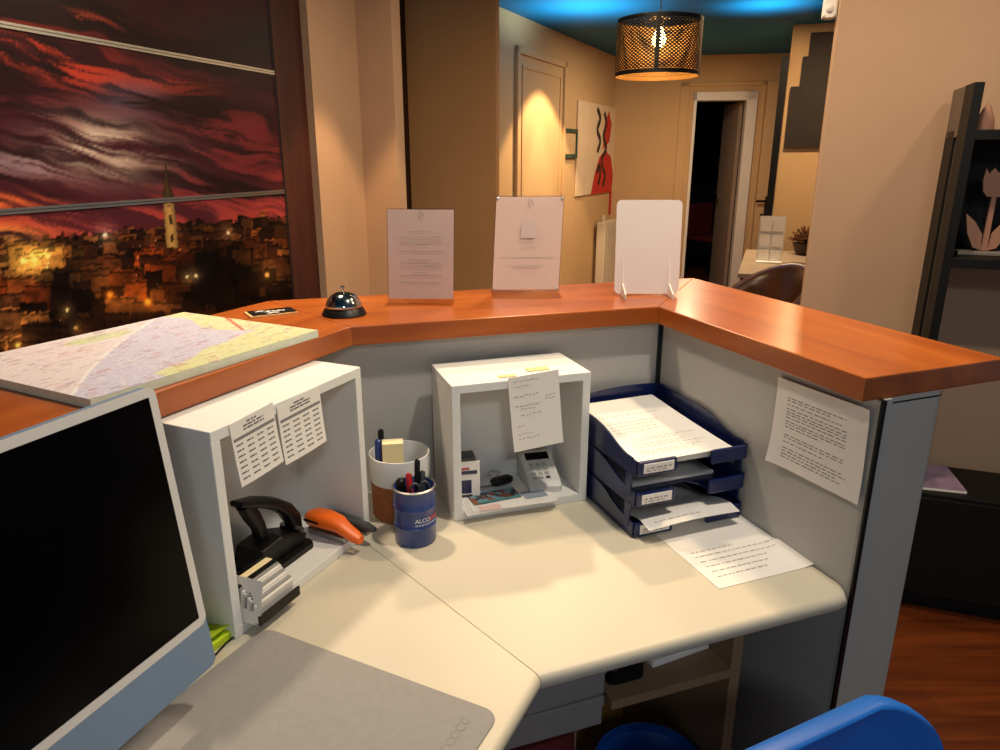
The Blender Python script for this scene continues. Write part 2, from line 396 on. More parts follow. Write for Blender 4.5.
# ================================================================== DESKS
J = at(541, 677, DZ); jd = (at(373, 548, DZ)-J).normalized()
def line_hit(p, d, n, c): return p+d*((c-n.dot(p))/n.dot(d))
JL = line_hit(J, jd, nL, pL-.002)
def desk(name, label, poly, front, leg):
    dk = thing(name, label, 'desk', (poly[0].x, poly[0].y, 0)); off = poly[0]
    mb = MB(); T = .028
    lo = [mb.bm.verts.new((p.x-off.x, p.y-off.y, DZ-T)) for p in poly]; hi = [mb.bm.verts.new((p.x-off.x, p.y-off.y, DZ)) for p in poly]
    n = len(poly); mb.bm.faces.new(lo[::-1]); mb.bm.faces.new(hi); es = []
    for i in range(n):
        f = mb.bm.faces.new((lo[i], lo[(i+1)%n], hi[(i+1)%n], hi[i]))
        if i in front:
            for e in f.edges:
                if set(e.verts) in ({hi[i], hi[(i+1)%n]}, {lo[i], lo[(i+1)%n]}): es.append(e)
    bmesh.ops.bevel(mb.bm, geom=es, offset=.0125, segments=5, profile=.5, affect='EDGES')
    mb.build('desktop', M_desk, dk, smooth=35)
    return dk, off
fd = (at(845, 598, DZ)-J).normalized()
C3 = line_hit(J, fd, nR, pR-.002)
cut = [C3-fd*.03, C3-fd*.012+ -dR*.004, C3-dR*.02]
Qd1, Qd2 = meet(nL, pL-.002, nM, pM-.002), meet(nM, pM-.002, nR, pR-.012)
g = jd*.0004; gx = Vector((jd.y, -jd.x, 0))*.0006
if gx.x < 0: gx = -gx
dk, off = desk('desk', 'cream desk run holding the blue letter trays, between the two counter panels', [J+gx]+cut+[Qd2, Qd1, JL+gx], (0, 1, 2), 0)
mb = MB(); mb.box((-.36, .04, .0), (.36, .06, .5)); 
ga = line_hit(J, jd, nL, pL-.03)
Lf = -dL
dk2, off2 = desk('desk', 'cream desk run under the computer and grey pad, left of the diagonal seam', [JL-gx, J-gx, J-gx+Lf*1.1, JL+Lf*1.25], (1,), 0)
for k, (dd, oo, A_) in enumerate(((dk, off, (Qd1*.75+Qd2*.25)-nM*.06), (dk2, off2, JL-dL*.5-nL*.06))):
    mb = MB(); p = A_-oo; D_ = dM if k == 0 else dL; N_ = nM if k == 0 else nL
    mb.prism([(q.x, q.y) for q in (p, p-N_*.02, p-N_*.02+D_*.4, p+D_*.4)], 0, DZ-.028); mb.build('support_panel', M_lam, dd)
# under-desk shelf unit
s0 = at(612, 704, .612); s1 = Vector((.388, .998, 0)); s0.z = 0; sd = (s1-s0).normalized()
sh = thing('shelf_unit', 'open wooden shelf unit in the shade under the right desk run', 'shelf unit', rz((s0.x, s0.y, 0), ang(sd)))
L = (s1-s0).length
mb = MB(); mb.box((0, 0, .60), (L, .33, .617)); mb.build('shelf', M_fcard, sh)
mb = MB(); mb.box((L, 0, 0), (L+.02, .33, .70)); mb.build('side_panel', M_fcard, sh)
mb = MB(); mb.box((-.28, .02, 0), (-.26, .33, .70)); mb.build('side_panel', M_fcard, sh)
mb = MB(); mb.box((-.26, .06, .548), (-.004, .33, .565)); mb.build('shelf', M_fcard, sh)
mb = MB(); mb.box((-.004, .12, .037), (.0, .33, .70)); mb.build('divider', M_fcard, sh)
mb = MB(); mb.box((-.26, .332, 0), (L, .345, .60)); mb.build('back_board', M_ochre, sh)
mb = MB(); mb.box((-.26, .02, 0.02), (L, .33, .037)); mb.build('shelf', M_fcard, sh)
Msh = rz((s0.x, s0.y, 0), ang(sd))
def stack(name, label, cat, M, sizes, mats, group=None):
    t = thing(name, label, cat, M, group); z = 0
    for i, (a, b, h_, r) in enumerate(sizes):
        mb = MB(); mb.box((-a/2, -b/2, z), (a/2, b/2, z+h_), M=Matrix.Rotation(r, 4, 'Z'), bev=.001, seg=1); mb.build('sheaf' if len(sizes) > 1 else 'block', mats[i % len(mats)], t); z += h_+.0004
    return t
stack('paper_pile', 'untidy pile of white papers on the under-desk wooden shelf', 'papers', Msh @ Matrix.Translation((.15, .15, .6175)), [(.12, .2, .012, .1), (.11, .19, .01, -.1), (.12, .18, .014, .05)], [M_paper])
t = thing('desk_gadget', 'dark desk gadget lying beside papers on the under-desk shelf', 'gadget', Msh @ Matrix.Translation((.045, .08, .6175)))
mb = MB(); mb.prism(rrect(.07, .1, .015), 0, .03, bev=.006); mb.build('body', M_black, t)
mb = MB(); mb.tube([(-.02, -.04, .035), (-.02, 0, .045), (-.02, .04, .035)], .009); mb.build('handset', M_dgrey, t, smooth=40)
for k, (lab, hh) in enumerate((('lower of two grey white document boxes under the desk corner', .055), ('upper of two grey white document boxes under the desk corner', .058))):
    t = thing('document_box', lab, 'box', Msh @ Matrix.Translation((-.128, .15, .5655+.056*k)) @ Matrix.Rotation(.03*k, 4, 'Z'), 'document boxes under the desk')
    mb = MB(); mb.box((-.118, -.138, 0), (.118, .138, hh-.02), bev=.002); mb.build('body', mat('grey box card', (132, 128, 124), .7, var=.04), t)
    mb = MB(); mb.box((-.12, -.14, hh-.0195), (.12, .14, hh), bev=.002); mb.build('lid', mat('grey box card', (132, 128, 124), .7, var=.04), t)
# red bag
q = at(545, 738, .45)
t = thing('shopping_bag', 'dark red bag standing in shade under the desk corner', 'bag', Msh @ Matrix.Translation((-.13, .085, .0375)))
mb = MB()
mb.loft([((0,0,.001), (.105,0,0), (0,.045,0)), ((0,0,.1), (.11,0,0), (0,.055,0)), ((0,0,.34), (.108,0,0), (0,.05,0)), ((0,.0,.475), (.10,0,0), (0,.03,0))], 24, 4); mb.build('body', M_cloth_r, t, smooth=40)
mb = MB(); mb.tube([(-.05,.0,.465), (-.04,.0,.49), (0,-.01,.496), (.04,.0,.49), (.05,.0,.465)], .004); mb.build('strap', M_cloth_r, t, smooth=40)
# bins
def bin_(label, M, prof, shape, group):
    t = thing('waste_bin', label, 'bin', M, group)
    outer = [[(x*s, y*s, z) for x, y in shape] for s, z in prof]
    inner = [[(x*s*.95, y*s*.95, max(z, .012)) for x, y in shape] for s, z in reversed(prof[:-2])]
    mb = MB(); mb.rings(outer+inner); mb.build('body', M_bin, t, smooth=50)
    return t
sh2 = [(.1*math.cos(2*PI*k/40), .1*math.sin(2*PI*k/40)) for k in range(40)]
bin_('round blue waste bin in shade under the desk inside the wooden shelf unit', Msh @ Matrix.Translation((.118, .055, .0375)), [(.75, 0), (.77, .01), (.95, .34), (1.0, .345), (1.03, .352), (1.0, .36), (.955, .355), (.95, .345)], sh2, None)
# blue moulded chair, backrest turned to the viewer
cd = Vector((.89, .43, 0)).normalized(); cr = Vector((.526, .729, 0))
BW, BH = .36, .34
bc = cr-cd*(BW/2-.004)
chr_ = thing('plastic_chair', 'bright blue moulded plastic chair before the grey end post, backrest top showing', 'chair', rz(bc, ang(cd)))
def bend(x, y):      # backrest surface, x across, y up from the seat
    return Vector((x, .055*(x/(BW/2))**2*-1+.03*(y/BH), .45+y))
mb = MB(); out = rrect(BW, BH, .075, 8, 0, BH/2+.02); hole = [(.042*math.copysign(abs(math.cos(a_))**.7, math.cos(a_)), BH-.045+.016*math.sin(a_)) for a_ in np.linspace(0, 2*PI, len(out), endpoint=False)]
n = len(out)
rings = []
for f_, dy in ((0, -.004), (.02, -.011), (.06, -.013), (.14, -.010), (.5, -.008), (1, -.008), (1, .008), (.5, .008), (.14, .010), (.06, .013), (.02, .011), (0, .004)):
    r_ = []
    for k in range(n):
        # match hole points to outline by angle about the hole centre
        a_ = math.atan2(out[k][1]-(BH-.045), out[k][0]); hx = .042*math.copysign(abs(math.cos(a_))**.7, math.cos(a_)); hy = BH-.045+.015*math.sin(a_)
        p = bend(out[k][0]*(1-f_)+hx*f_, out[k][1]*(1-f_)+hy*f_); r_.append((p.x, p.y+dy, p.z))
    rings.append(r_)
rings.append(rings[0]); mb.rings(rings, caps=False); bmesh.ops.remove_doubles(mb.bm, verts=mb.bm.verts, dist=1e-5)
mb.build('backrest', M_bin, chr_, smooth=60)
mb = MB(); mb.grid(lambda a_, b_: ((a_-.5)*.38*(1-.12*b_), -.02-.38*b_, .462-.02*math.sin(PI*b_)-.05*max(0, b_-.85)/.15+.015*abs(a_-.5)*2), 16, 16, .012); mb.build('seat', M_bin, chr_, smooth=60)
for sx, sy in ((1, 0), (-1, 0), (1, 1), (-1, 1)):
    mb = MB(); mb.tube([(sx*.15, -.06-.27*sy, .438), (sx*.19, -.02-.37*sy, .0)], .012); mb.build('leg', M_steel, chr_, smooth=40)
# ================================================================== CUBES
def cube(label, O, ex, W, Hc, D, th=.017):
    ey = Vector((-ex.y, ex.x, 0)); M = rz((O.x, O.y, DZ+.0005), ang(ex)); t = thing('wall_cube', label, 'cube shelf', M, 'white cube shelves on the desk')
    mb = MB(); mb.box((0, 0, 0), (W, D, th), bev=.0008, seg=1); mb.build('bottom_board', M_white, t)
    mb = MB(); mb.box((0, 0, Hc-th), (W, D, Hc), bev=.0008, seg=1); mb.build('top_board', M_white, t)
    for x in (0, W-th):
        mb = MB(); mb.box((x, 0, th), (x+th, D, Hc-th), bev=.0008, seg=1); mb.build('side_board', M_white, t)
    mb = MB(); mb.box((th, D-.012, th), (W-th, D-.004, Hc-th)); mb.build('back_board', M_white, t)
    return t, M
cx1 = Vector((.416, .909, 0)).normalized(); o1 = Vector((-.401, .9135, 0))
cubeA, MA = cube('taller white cube shelf with two calendars taped on, holding the hole punch', o1, cx1, .355, .337, .165)
cx2 = Vector((.9455, .3256, 0)).normalized(); o2 = Vector((-.092, 1.279, 0))
cubeB, MB_ = cube('smaller white cube shelf in the middle with a handwritten note on it', o2, cx2, .292, .286, .158)
th = .017
# calendars on the first cube
def face_xy(px, py, O, ex):
    p = onwall(px, py, O, ex); return (Vector((p.x, p.y, 0))-O).dot(ex), p.z
for i, (tl, tr, bl, br, lab) in enumerate((((226, 421), (274, 404), (241, 484), (280, 462), 'left one of the two printed calendar sheets taped to tall cube'), ((276, 403), (319, 386), (285, 461), (326, 440), 'right one of the two printed calendar sheets taped to tall cube'))):
    O_ = o1+Vector((cx1.y, -cx1.x, 0))*.004
    P_ = [face_xy(*q, O_, cx1) for q in (tl, tr, bl, br)]
    W_ = ((P_[1][0]-P_[0][0])+(P_[3][0]-P_[2][0]))/2; H_ = ((P_[0][1]-P_[2][1])+(P_[1][1]-P_[3][1]))/2
    xb = P_[2][0]; zb = (P_[2][1]+P_[3][1])/2; roll = math.atan2(P_[2][0]-P_[0][0], H_)
    org = O_+cx1*xb+Vector((0, 0, zb-.006))
    Xv = cx1*math.cos(roll*.5)+Vector((0,0,1))*math.sin(roll*.5)
    t = thing('calendar_sheet', lab, 'calendar', fr(org, Xv, Vector((0,0,1))*math.cos(roll)-cx1*math.sin(roll)), 'calendar sheets')
    cl = lambda x, y, H_=H_: .004*(1-y/H_)**2*(1+.5*math.sin(30*x))-.003
    sheet(t, W_, H_, cl)
    mb = MB()
    for k, r in enumerate((.91, .86, .81)): words(mb, W_*(.36 if k == 0 else .27), W_*(.60 if k == 0 else .74), H_*r, .0028, cl, gap=.002)
    nr = 7
    for rr in range(nr):
        for cc in range(4): words(mb, W_*(.06+.235*cc), W_*(.06+.235*cc+.15), H_*(.62-.088*rr), .0026, cl, gap=.001, wl=(.006, .01))
    mb.build('printed_text', M_ink, t)
    mb = MB(); words(mb, W_*.03, W_*.97, H_*.70, H_*.05, cl, off=.0005, wl=(.02, .02), gap=0); mb.build('table_band', M_band, t)
# ---- contents of the tall cube (local frame MA: x along, y depth, z from desk)
def inA(x, y, z=th+.0004, a=0): return MA @ Matrix.Translation((x, y, z)) @ Matrix.Rotation(a, 4, 'Z')
hp = thing('hole_punch', 'black lever hole punch with raised handle inside the tall cube', 'hole punch', inA(.182, .09))
mb = MB(); mb.prism(rrect(.134, .09, .012), 0, .010, bev=.003); mb.build('base', M_black, hp)
mb = MB(); mb.prism([(-.062, .0105), (.056, .0105), (.063, .024), (.0, .05), (-.05, .046)], -.03, .03, M=fr((0, 0, 0), (1,0,0), (0,0,1)), bev=.004, bottom=True); mb.build('housing', M_black, hp)
arch = [(.064, 0, .026), (.060, 0, .05), (.044, 0, .076), (.014, 0, .101), (-.022, 0, .12), (-.066, 0, .136)]
mb = MB(); secs = []
for i, p in enumerate(arch):
    d = (Vector(arch[min(i+1, 5)])-Vector(arch[max(0, i-1)])).normalized(); nrm = Vector((d.z, 0, -d.x))
    wd = (.012, .013, .015, .018, .02, .014)[i]; hh = (.013, .015, .013, .011, .009, .005)[i]
    secs.append((p, Vector((0, wd, 0)), nrm*hh))
mb.loft(secs, 16, 3.5); mb.build('lever', M_black, hp, smooth=45)
mb = MB()
mb.loft([((-.05, 0, .127), (0, .012, 0), (.012, 0, .004)), ((-.035, 0, .098), (0, .012, 0), (.014, 0, .004)), ((-.024, 0, .075), (0, .010, 0), (.012, 0, .002)), ((-.02, 0, .052), (0, .010, 0), (.012, 0, 0))], 14, 3); mb.build('lever_brace', M_black, hp, smooth=45)
mb = MB(); mb.tube([(.057, -.024, .032), (.057, .024, .032)], .0055, 14); mb.build('pivot_pin', M_steel, hp, smooth=40)
# orange plier stapler
os_ = thing('plier_stapler', 'orange handled stapler sticking out of the tall cube front', 'stapler', inA(.284, .028, th+.0005, math.radians(-93)))
mb = MB()
mb.loft([((-.062, 0, .03), (0, .012, 0), (0, 0, .012)), ((-.05, 0, .034), (0, .021, 0), (0, 0, .014)), ((-.02, 0, .036), (0, .022, 0), (0, 0, .015)), ((.012, 0, .033), (0, .018, 0), (0, 0, .013)), ((.03, 0, .024), (0, .014, 0), (0, 0, .011)), ((.046, .002, .015), (0, .013, 0), (0, 0, .010)), ((.058, .003, .010), (0, .009, 0), (0, 0, .007))], 18, 2.6)
mb.build('handle', M_org, os_, smooth=50)
mb = MB(); mb.box((-.06, -.01, 0), (.03, .01, .014), bev=.003); mb.build('jaw', M_steel, os_)
mb = MB(); mb.box((-.055, -.023, .034), (-.02, -.019, .038), bev=.001); mb.build('slot', M_black, os_)
# grey plier stapler
gs = thing('plier_stapler', 'dark grey stapler lying by the right board of the tall cube', 'stapler', inA(.321, .028, th+.0005, math.radians(-93)))
mb = MB(); mb.loft([((-.06, 0, .021), (0, .008, 0), (0, 0, .006)), ((-.03, 0, .024), (0, .011, 0), (0, 0, .008)), ((.02, 0, .021), (0, .011, 0), (0, 0, .007)), ((.05, 0, .018), (0, .010, 0), (0, 0, .006)), ((.066, 0, .016), (0, .006, 0), (0, 0, .004))], 16, 2.6); mb.build('handle', M_dgrey, gs, smooth=50)
mb = MB(); mb.loft([((-.06, 0, .008), (0, .008, 0), (0, 0, .007)), ((.0, 0, .007), (0, .009, 0), (0, 0, .0065)), ((.05, 0, .005), (0, .008, 0), (0, 0, .004))], 12, 3); mb.build('lower_handle', M_steel, gs, smooth=50)
# business card holder
ch = thing('card_holder', 'black card holder full of business cards at the tall cube front', 'card holder', inA(.02, -.006, th+.0005, 0))
ch.matrix_basis = MA @ Matrix.Translation((.068, .002, th+.0005))
mb = MB(); mb.box((-.046, -.004, 0), (.046, .046, .003)); mb.box((-.046, -.032, 0), (.046, -.004, .003)); mb.box((-.046, -.032, .003), (.046, -.029, .016)); mb.box((-.046, .043, .003), (.046, .046, .05)); mb.build('tray', M_black, ch)
for k in range(13):
    y0 = .036-.0044*k; h_ = .053 if k < 5 else .053-.0032*(k-4)
    mb = MB(); Mk = Matrix.Translation((random.uniform(-.0006, .0006), y0, .0032)) @ Matrix.Rotation(math.radians(10), 4, 'X')
    mb.box((-.0425, -.00215, 0), (.0425, .00215, h_), M=Mk); mb.build('card_bundle', M_cream if k < 3 else M_black if k < 5 else (M_paper, M_lgrey, mat('grey card edge', (150, 148, 146), .6, var=.1))[k % 3], ch)
lc = thing('leaning_card', 'white card with small grey print leaning beside the card holder', 'card', fr((MA @ Vector((.0195, .02, th+.001))), MA.to_3x3() @ Vector((.05, -1, 0)), MA.to_3x3() @ Vector((.22, .15, .98))))
sheet(lc, .05, .07, None); mb = MB()
for k in range(5): words(mb, .012, .034, .03+.004*k, .002, None)
mb.build('printed_text', M_ink, lc)
# sticky notes and cable
q = at(214, 640, DZ)
t = thing('sticky_note_pad', 'lime green sticky note pad beside the tall white cube', 'sticky notes', rz((-.448, .905, DZ+.0005), ang(cx1)))
mb = MB(); mb.box((-.038, -.03, 0), (.038, .03, .012), bev=.0006, seg=1); mb.build('pad', M_lime, t)
mb = MB(); mb.grid(lambda a, b: (-.038+.076*a, -.03+.06*b, .0125+.012*(1-b)**2), 4, 6, .0003); mb.build('top_sheet', M_lime, t)
t = tag(MB().tube([at(236, 637, DZ)+Vector((0, 0, .003)), at(226, 645, DZ)+Vector((0, 0, .003)), at(216, 656, DZ)+Vector((0, 0, .003)), at(196, 672, DZ)+Vector((0, 0, .003)), at(150, 690, DZ)+Vector((0, 0, .003))], .0016, 8).build('cable', M_black, smooth=40), 'thin black cable on the desk behind the computer', 'cable')
# ---- centre cube contents
def inB(x, y, z=th+.0004, a=0): return MB_ @ Matrix.Translation((x, y, z)) @ Matrix.Rotation(a, 4, 'Z')
t = thing('stamp_box', 'white cardboard box with blue printing in left of small cube', 'box', inB(.046, .085, th+.0004, -.12))
mb = MB(); mb.box((-.028, -.035, 0), (.028, .035, .085), bev=.0008, seg=1); mb.build('carton', M_paper, t)
mb = MB(); mb.box((-.0282, -.0356, .058), (.022, -.0352, .066)); mb.box((-.024, -.0356, .015), (.01, -.0352, .045)); mb.build('blue_print', M_navy, t)
mb = MB(); mb.box((-.024, -.0356, .068), (.006, -.0352, .073)); mb.build('red_print', M_inkr, t)
mb = MB(); mb.box((-.018, -.0356, .006), (.012, -.0352, .012)); mb.build('grey_print', M_dgrey, t)
mb = MB(); mb.box((-.02, -.03, .0855), (.02, .01, .092), bev=.001); mb.build('lid_flap', M_dgrey, t)
pt = thing('card_terminal', 'pale grey card payment terminal with keypad under the note', 'card terminal', inB(.215, .075, th+.0004, -.1))
mb = MB(); sidep = [(-.05, 0), (.055, 0), (.055, .055), (.045, .06), (-.04, .022), (-.05, .014)]
mb.prism(sidep, -.036, .036, M=fr((0, 0, 0), (0, 1, 0), (0, 0, 1)), bev=.004, bottom=True); mb.build('body', M_lgrey, pt)
tp = fr((0, -.05+.01, .0225), (1, 0, 0), (0, .913, .408))
for r in range(4):
    for c_ in range(3):
        mb = MB(); mb.box((-.020+c_*.0145-.004, .008+r*.0125, 0), (-.020+c_*.0145+.006, .008+r*.0125+.007, .0022), M=tp, bev=.0008, seg=1)
        mb.build('key', M_dgrey if (r == 0 and c_ == 2) else mat('grey key plastic', (164, 162, 156), .5, var=.03), pt)
mb = MB(); mb.box((-.026, .064, 0), (.026, .084, .0012), M=tp); mb.build('display', M_scr, pt)
# flat papers overhanging the front
def flat(name, label, cat, x, y, z, a, ww, hh, m, tilt=0, group=None):
    t = thing(name, label, cat, MB_ @ Matrix.Translation((x, y, z)) @ Matrix.Rotation(a, 4, 'Z') @ Matrix.Rotation(tilt, 4, 'X'), group)
    sheet(t, ww, hh, None, m, nu=4, nv=4); return t
t = thing('leaflet_pile', 'white leaflets sticking out over the front of the small cube', 'leaflets', inB(.022, -.02, th+.001, .03))
for k in range(4):
    mb = MB(); mb.box((.004*k, .002*k, .0014*k), (.2-.006*k, .11-.003*k, .0014*k+.0012), M=Matrix.Rotation(-.03*k, 4, 'Z')); mb.build('leaflet', M_paper, t)
def photo_mat():
    m = bpy.data.materials.new('printed town photo'); m.use_nodes = True; nt = m.node_tree; b = nt.nodes['Principled BSDF']
    tc = nt.nodes.new('ShaderNodeTexCoord'); v = nt.nodes.new('ShaderNodeTexVoronoi'); v.inputs['Scale'].default_value = 90
    nt.links.new(tc.outputs['Object'], v.inputs['Vector']); sep = nt.nodes.new('ShaderNodeSeparateColor'); nt.links.new(v.outputs['Color'], sep.inputs[0])
    r = nt.nodes.new('ShaderNodeValToRGB'); e = r.color_ramp.elements; e[0].color = col(40, 50, 60); e[1].color = col(220, 160, 110)
    x = e.new(.35); x.color = col(150, 80, 45); x = e.new(.6); x.color = col(120, 150, 165); r.color_ramp.interpolation = 'CONSTANT'
    nt.links.new(sep.outputs[0], r.inputs[0]); nt.links.new(r.outputs[0], b.inputs['Base Color']); b.inputs['Roughness'].default_value = .3; return m
M_photo = photo_mat()
t = flat('postcard', 'colourful town postcard lying on the leaflets in small cube', 'postcard', .045, .008, th+.0085, .05, .105, .055, M_photo)
mb = MB(); mb.box((0, .045, .0006), (.105, .055, .0009)); mb.build('sky_strip', mat('pale sky print', (170, 190, 205), .4, var=.1), t)
mb = MB(); mb.box((0.01, .0, .0006), (.105, .006, .0009)); mb.build('teal_strip', mat('teal print', (60, 140, 140), .4, var=.1), t)
flat('grey_card', 'small plain grey blue card lying before the card terminal', 'card', .155, .0, th+.0078, .05, .05, .034, mat('grey blue card', (150, 158, 172), .6, var=.05))
flat('pink_slip', 'pale pink slip at the front edge of the small cube', 'paper slip', .05, -.018, th+.0072, -.02, .045, .02, mat('pale pink paper', (232, 196, 184), .8, var=.02))
t = thing('car_key', 'black key fob with metal ring lying in small cube', 'key', inB(.13, .085, th+.0075, .2))
mb = MB(); mb.loft([((-.026, 0, .008), (0, .006, 0), (0, 0, .005)), ((-.018, 0, .009), (0, .013, 0), (0, 0, .008)), ((.018, 0, .009), (0, .013, 0), (0, 0, .008)), ((.026, 0, .008), (0, .006, 0), (0, 0, .005))], 16); mb.build('fob', M_black, t, smooth=50)
mb = MB(); mb.tube([(.0+.013*math.cos(a_), .03+.013*math.sin(a_), .014) for a_ in np.linspace(0, 2*PI, 25)], .0014, 8); mb.build('key_ring', M_chrome, t, smooth=40)
t = thing('plastic_packet', 'clear glossy packet lying behind the key in small cube', 'packet', inB(.085, .1, th+.0075, .1))
mb = MB(); mb.loft([((-.03, 0, .004), (0, .02, 0), (0, 0, .002)), ((0, 0, .006), (0, .024, 0), (0, 0, .005)), ((.05, 0, .004), (0, .02, 0), (0, 0, .002))], 14); mb.build('pouch', mat('glossy grey film', (196, 196, 194), .2, var=.2, scale=40), t, smooth=50)
# note with tape hanging on the front
O_ = o2+Vector((cx2.y, -cx2.x, 0))*.002
P_ = [face_xy(*q, O_, cx2) for q in ((504, 377), (557, 373), (513, 451), (560, 443))]
W_ = (P_[1][0]-P_[0][0]+P_[3][0]-P_[2][0])/2; H_ = (P_[0][1]-P_[2][1]+P_[1][1]-P_[3][1])/2
rl = math.atan2(P_[2][0]-P_[0][0], H_)*.6
org = O_+cx2*P_[2][0]+Vector((0, 0, P_[2][1]))
t = thing('handwritten_note', 'handwritten white note taped to top edge of small cube', 'note', fr(org, cx2*math.cos(rl)+Vector((0,0,1))*math.sin(rl), Vector((0,0,1))*math.cos(rl)-cx2*math.sin(rl)))
cl = lambda x, y: .008*(1-y/H_)**2
sheet(t, W_, H_, cl)
mb = MB()
for yy, a_, b_ in ((.93, .1, .6), (.86, .12, .42), (.73, .1, .6), (.60, .1, .6), (.55, .2, .5), (.47, .2, .6), (.33, .12, .25), (.22, .12, .4), (.16, .12, .55), (.68, .72, .92), (.64, .7, .9)):
    words(mb, W_*a_, W_*b_, H_*yy, .0014, cl, gap=.003, wl=(.003, .008), jit=.0012)
mb.build('handwriting', M_inkl, t)
for px, py, w_, h_ in ((507, 376, .036, .014), (537, 369, .048, .022)):
    p = at(px, py, DZ+.2875); lp = t.matrix_basis.inverted() @ p
    mb = MB(); mb.box((-w_/2, -h_/2, 0), (w_/2, h_/2, .0006), M=t.matrix_basis.inverted() @ rz(p, ang(cx2))); tp_ = mb.build('tape', M_tape, t); tp_['label'] = 'yellowed tape'
# ================================================================== PENS & POTS
pot = thing('desk_pot', 'white rimmed cork pot standing between the two white cubes', 'pot', (-.203, 1.322, DZ+.0005))
mb = MB(); mb.lathe([(.055, 0), (.0575, .004), (.059, .078), (.0585, .0785), (.0, .0785)][:4], 48); mb.build('cork_sleeve', M_cork, pot, smooth=40)
mb = MB(); mb.lathe([(.0588, .0786), (.0605, .09), (.0615, .132), (.0605, .1345), (.0585, .1345), (.0575, .132), (.056, .08), (.0, .08)][:7], 48, caps=False); 
mb.build('rim', M_white, pot, smooth=40)
mb = MB(); mb.lathe([(.0, .081), (.0555, .081)], 40, caps=False); mb.build('pot_floor', M_dgrey, pot)
t = thing('note_block', 'cream block of note paper standing in the white rimmed pot', 'note block', rz((-.215, 1.318, DZ+.083), .15))
mb = MB(); mb.box((-.021, -.012, 0), (.021, .012, .075), bev=.001, seg=1); mb.build('block', M_cream, t)
mb = MB(); mb.box((-.021, .012, 0), (.021, .014, .075)); mb.build('back_card', M_paper, t)
t = thing('blue_marker', 'blue marker standing behind the cream note block', 'marker', (-.245, 1.322, DZ+.083))
mb = MB(); mb.lathe([(.007, 0), (.007, .06), (.0065, .061), (.0065, .075), (.003, .078)], 16); mb.build('barrel', M_cup, t, smooth=40)
t = thing('marker_pen', 'black marker standing by the cube edge in the rimmed pot', 'marker', Matrix.Translation((-.243, 1.35, DZ+.083)))
mb = MB(); mb.lathe([(.006, 0), (.006, .085), (.004, .088)], 16); mb.build('barrel', M_black, t, smooth=40)
cup = thing('pen_cup', 'blue drum shaped pen cup standing before the cork pot', 'pen cup', (-.162, 1.215, DZ+.0005))
R = .0395
prof = [(R*.95, 0), (R, .003), (R, .036), (R+.0012, .038), (R, .040), (R, .073), (R+.0012, .075), (R, .077), (R, .110), (R+.0012, .112), (R-.001, .1135), (R-.002, .112), (R-.002, .005), (.001, .005)]
mb = MB(); mb.lathe(prof, 56); mb.build('drum', M_cup, cup, smooth=40)
mb = MB(); mb.lathe([(R+.0012, .1105), (R+.0018, .1125), (R-.001, .1142), (R-.0022, .1125)], 56, caps=False); mb.build('rim', M_steel, cup, smooth=40)
def cyl_text(txt, a0, z0, h, mname, da):
    cu = bpy.data.curves.new('t', 'FONT'); cu.body = txt; cu.size = h; o = bpy.data.objects.new('t', cu); C.objects.link(o)
    dg = bpy.context.evaluated_depsgraph_get(); me = bpy.data.meshes.new_from_object(o.evaluated_get(dg)); bpy.data.objects.remove(o)
    for v in me.vertices:
        a = a0+v.co.x/R; v.co = Vector(((R+.0007)*math.cos(a), (R+.0007)*math.sin(a), z0+v.co.y))
    me.materials.append(mname); ob = bpy.data.objects.new('lettering', me); C.objects.link(ob); ob.parent = cup; return ob
cyl_text('ALCO', math.radians(-83), .052, .0115, mat('white lettering ink', (235, 235, 235), .5, var=.01), 0)
mb = MB()
for k in range(5):
    a_ = math.radians(-83)+(.029+.0055*k)/R
    mb.face([((R+.0007)*math.cos(a_+d_/R), (R+.0007)*math.sin(a_+d_/R), z_) for d_, z_ in ((0, .052), (.004, .052), (.004, .0598), (0, .0598))])
mb.build('lettering', M_inkr, cup)
mb = MB()
for k in range(9):
    a_ = math.radians(-83)+(.0005+.0058*k)/R
    mb.face([((R+.0007)*math.cos(a_+d_/R), (R+.0007)*math.sin(a_+d_/R), z_) for d_, z_ in ((0, .0455), (.0046, .0455), (.0046, .0485), (0, .0485))])
mb.build('lettering', mat('pale lettering ink', (170, 178, 200), .5, var=.02), cup)
def pen(label, name, m, x, y, hx, hy, L, r, cat='pen', clip=None, capm=None):
    b0 = Vector((-.162+x, 1.215+y, DZ+.0065)); d = Vector((hx, hy, 1)).normalized()
    t = thing(name, label, cat, fr(b0, d.orthogonal(), d.cross(d.orthogonal())), 'pens in the blue cup')
    mb = MB(); mb.lathe([(r*.4, 0), (r, .012), (r, L*.62), (r*.98, L*.63)], 14); mb.build('barrel', m, t, smooth=40)
    mb = MB(); mb.lathe([(r*1.1, L*.62), (r*1.12, L-.004), (r*.6, L)], 14); mb.build('cap', capm or m, t, smooth=40)
    mb = MB(); mb.box((r*1.1, -.0016, L*.68), (r*1.1+.002, .0016, L-.003)); mb.build('clip', capm or m, t)
pen('thick black marker leaning left in the blue cup', 'marker_pen', M_black, -.012, -.006, -.10, -.04, .125, .0072, 'marker')
pen('red pen standing in the blue drum cup', 'pen', M_red, -.004, .006, -.06, .05, .125, .0045)
pen('slim black pen leaning right and tallest in the blue cup', 'pen', M_black, .002, .008, .02, .08, .15, .0042)
pen('dark grey pen behind the red one in the cup', 'pen', M_dgrey, .01, .012, .03, .1, .125, .0042)
t = thing('scissors', 'scissors with dark looped handles in the blue cup', 'scissors', rz((-.150, 1.206, DZ+.0065), .3))
mb = MB(); mb.box((-.004, -.001, 0), (.004, .001, .085)); mb.build('blades', M_steel, t)
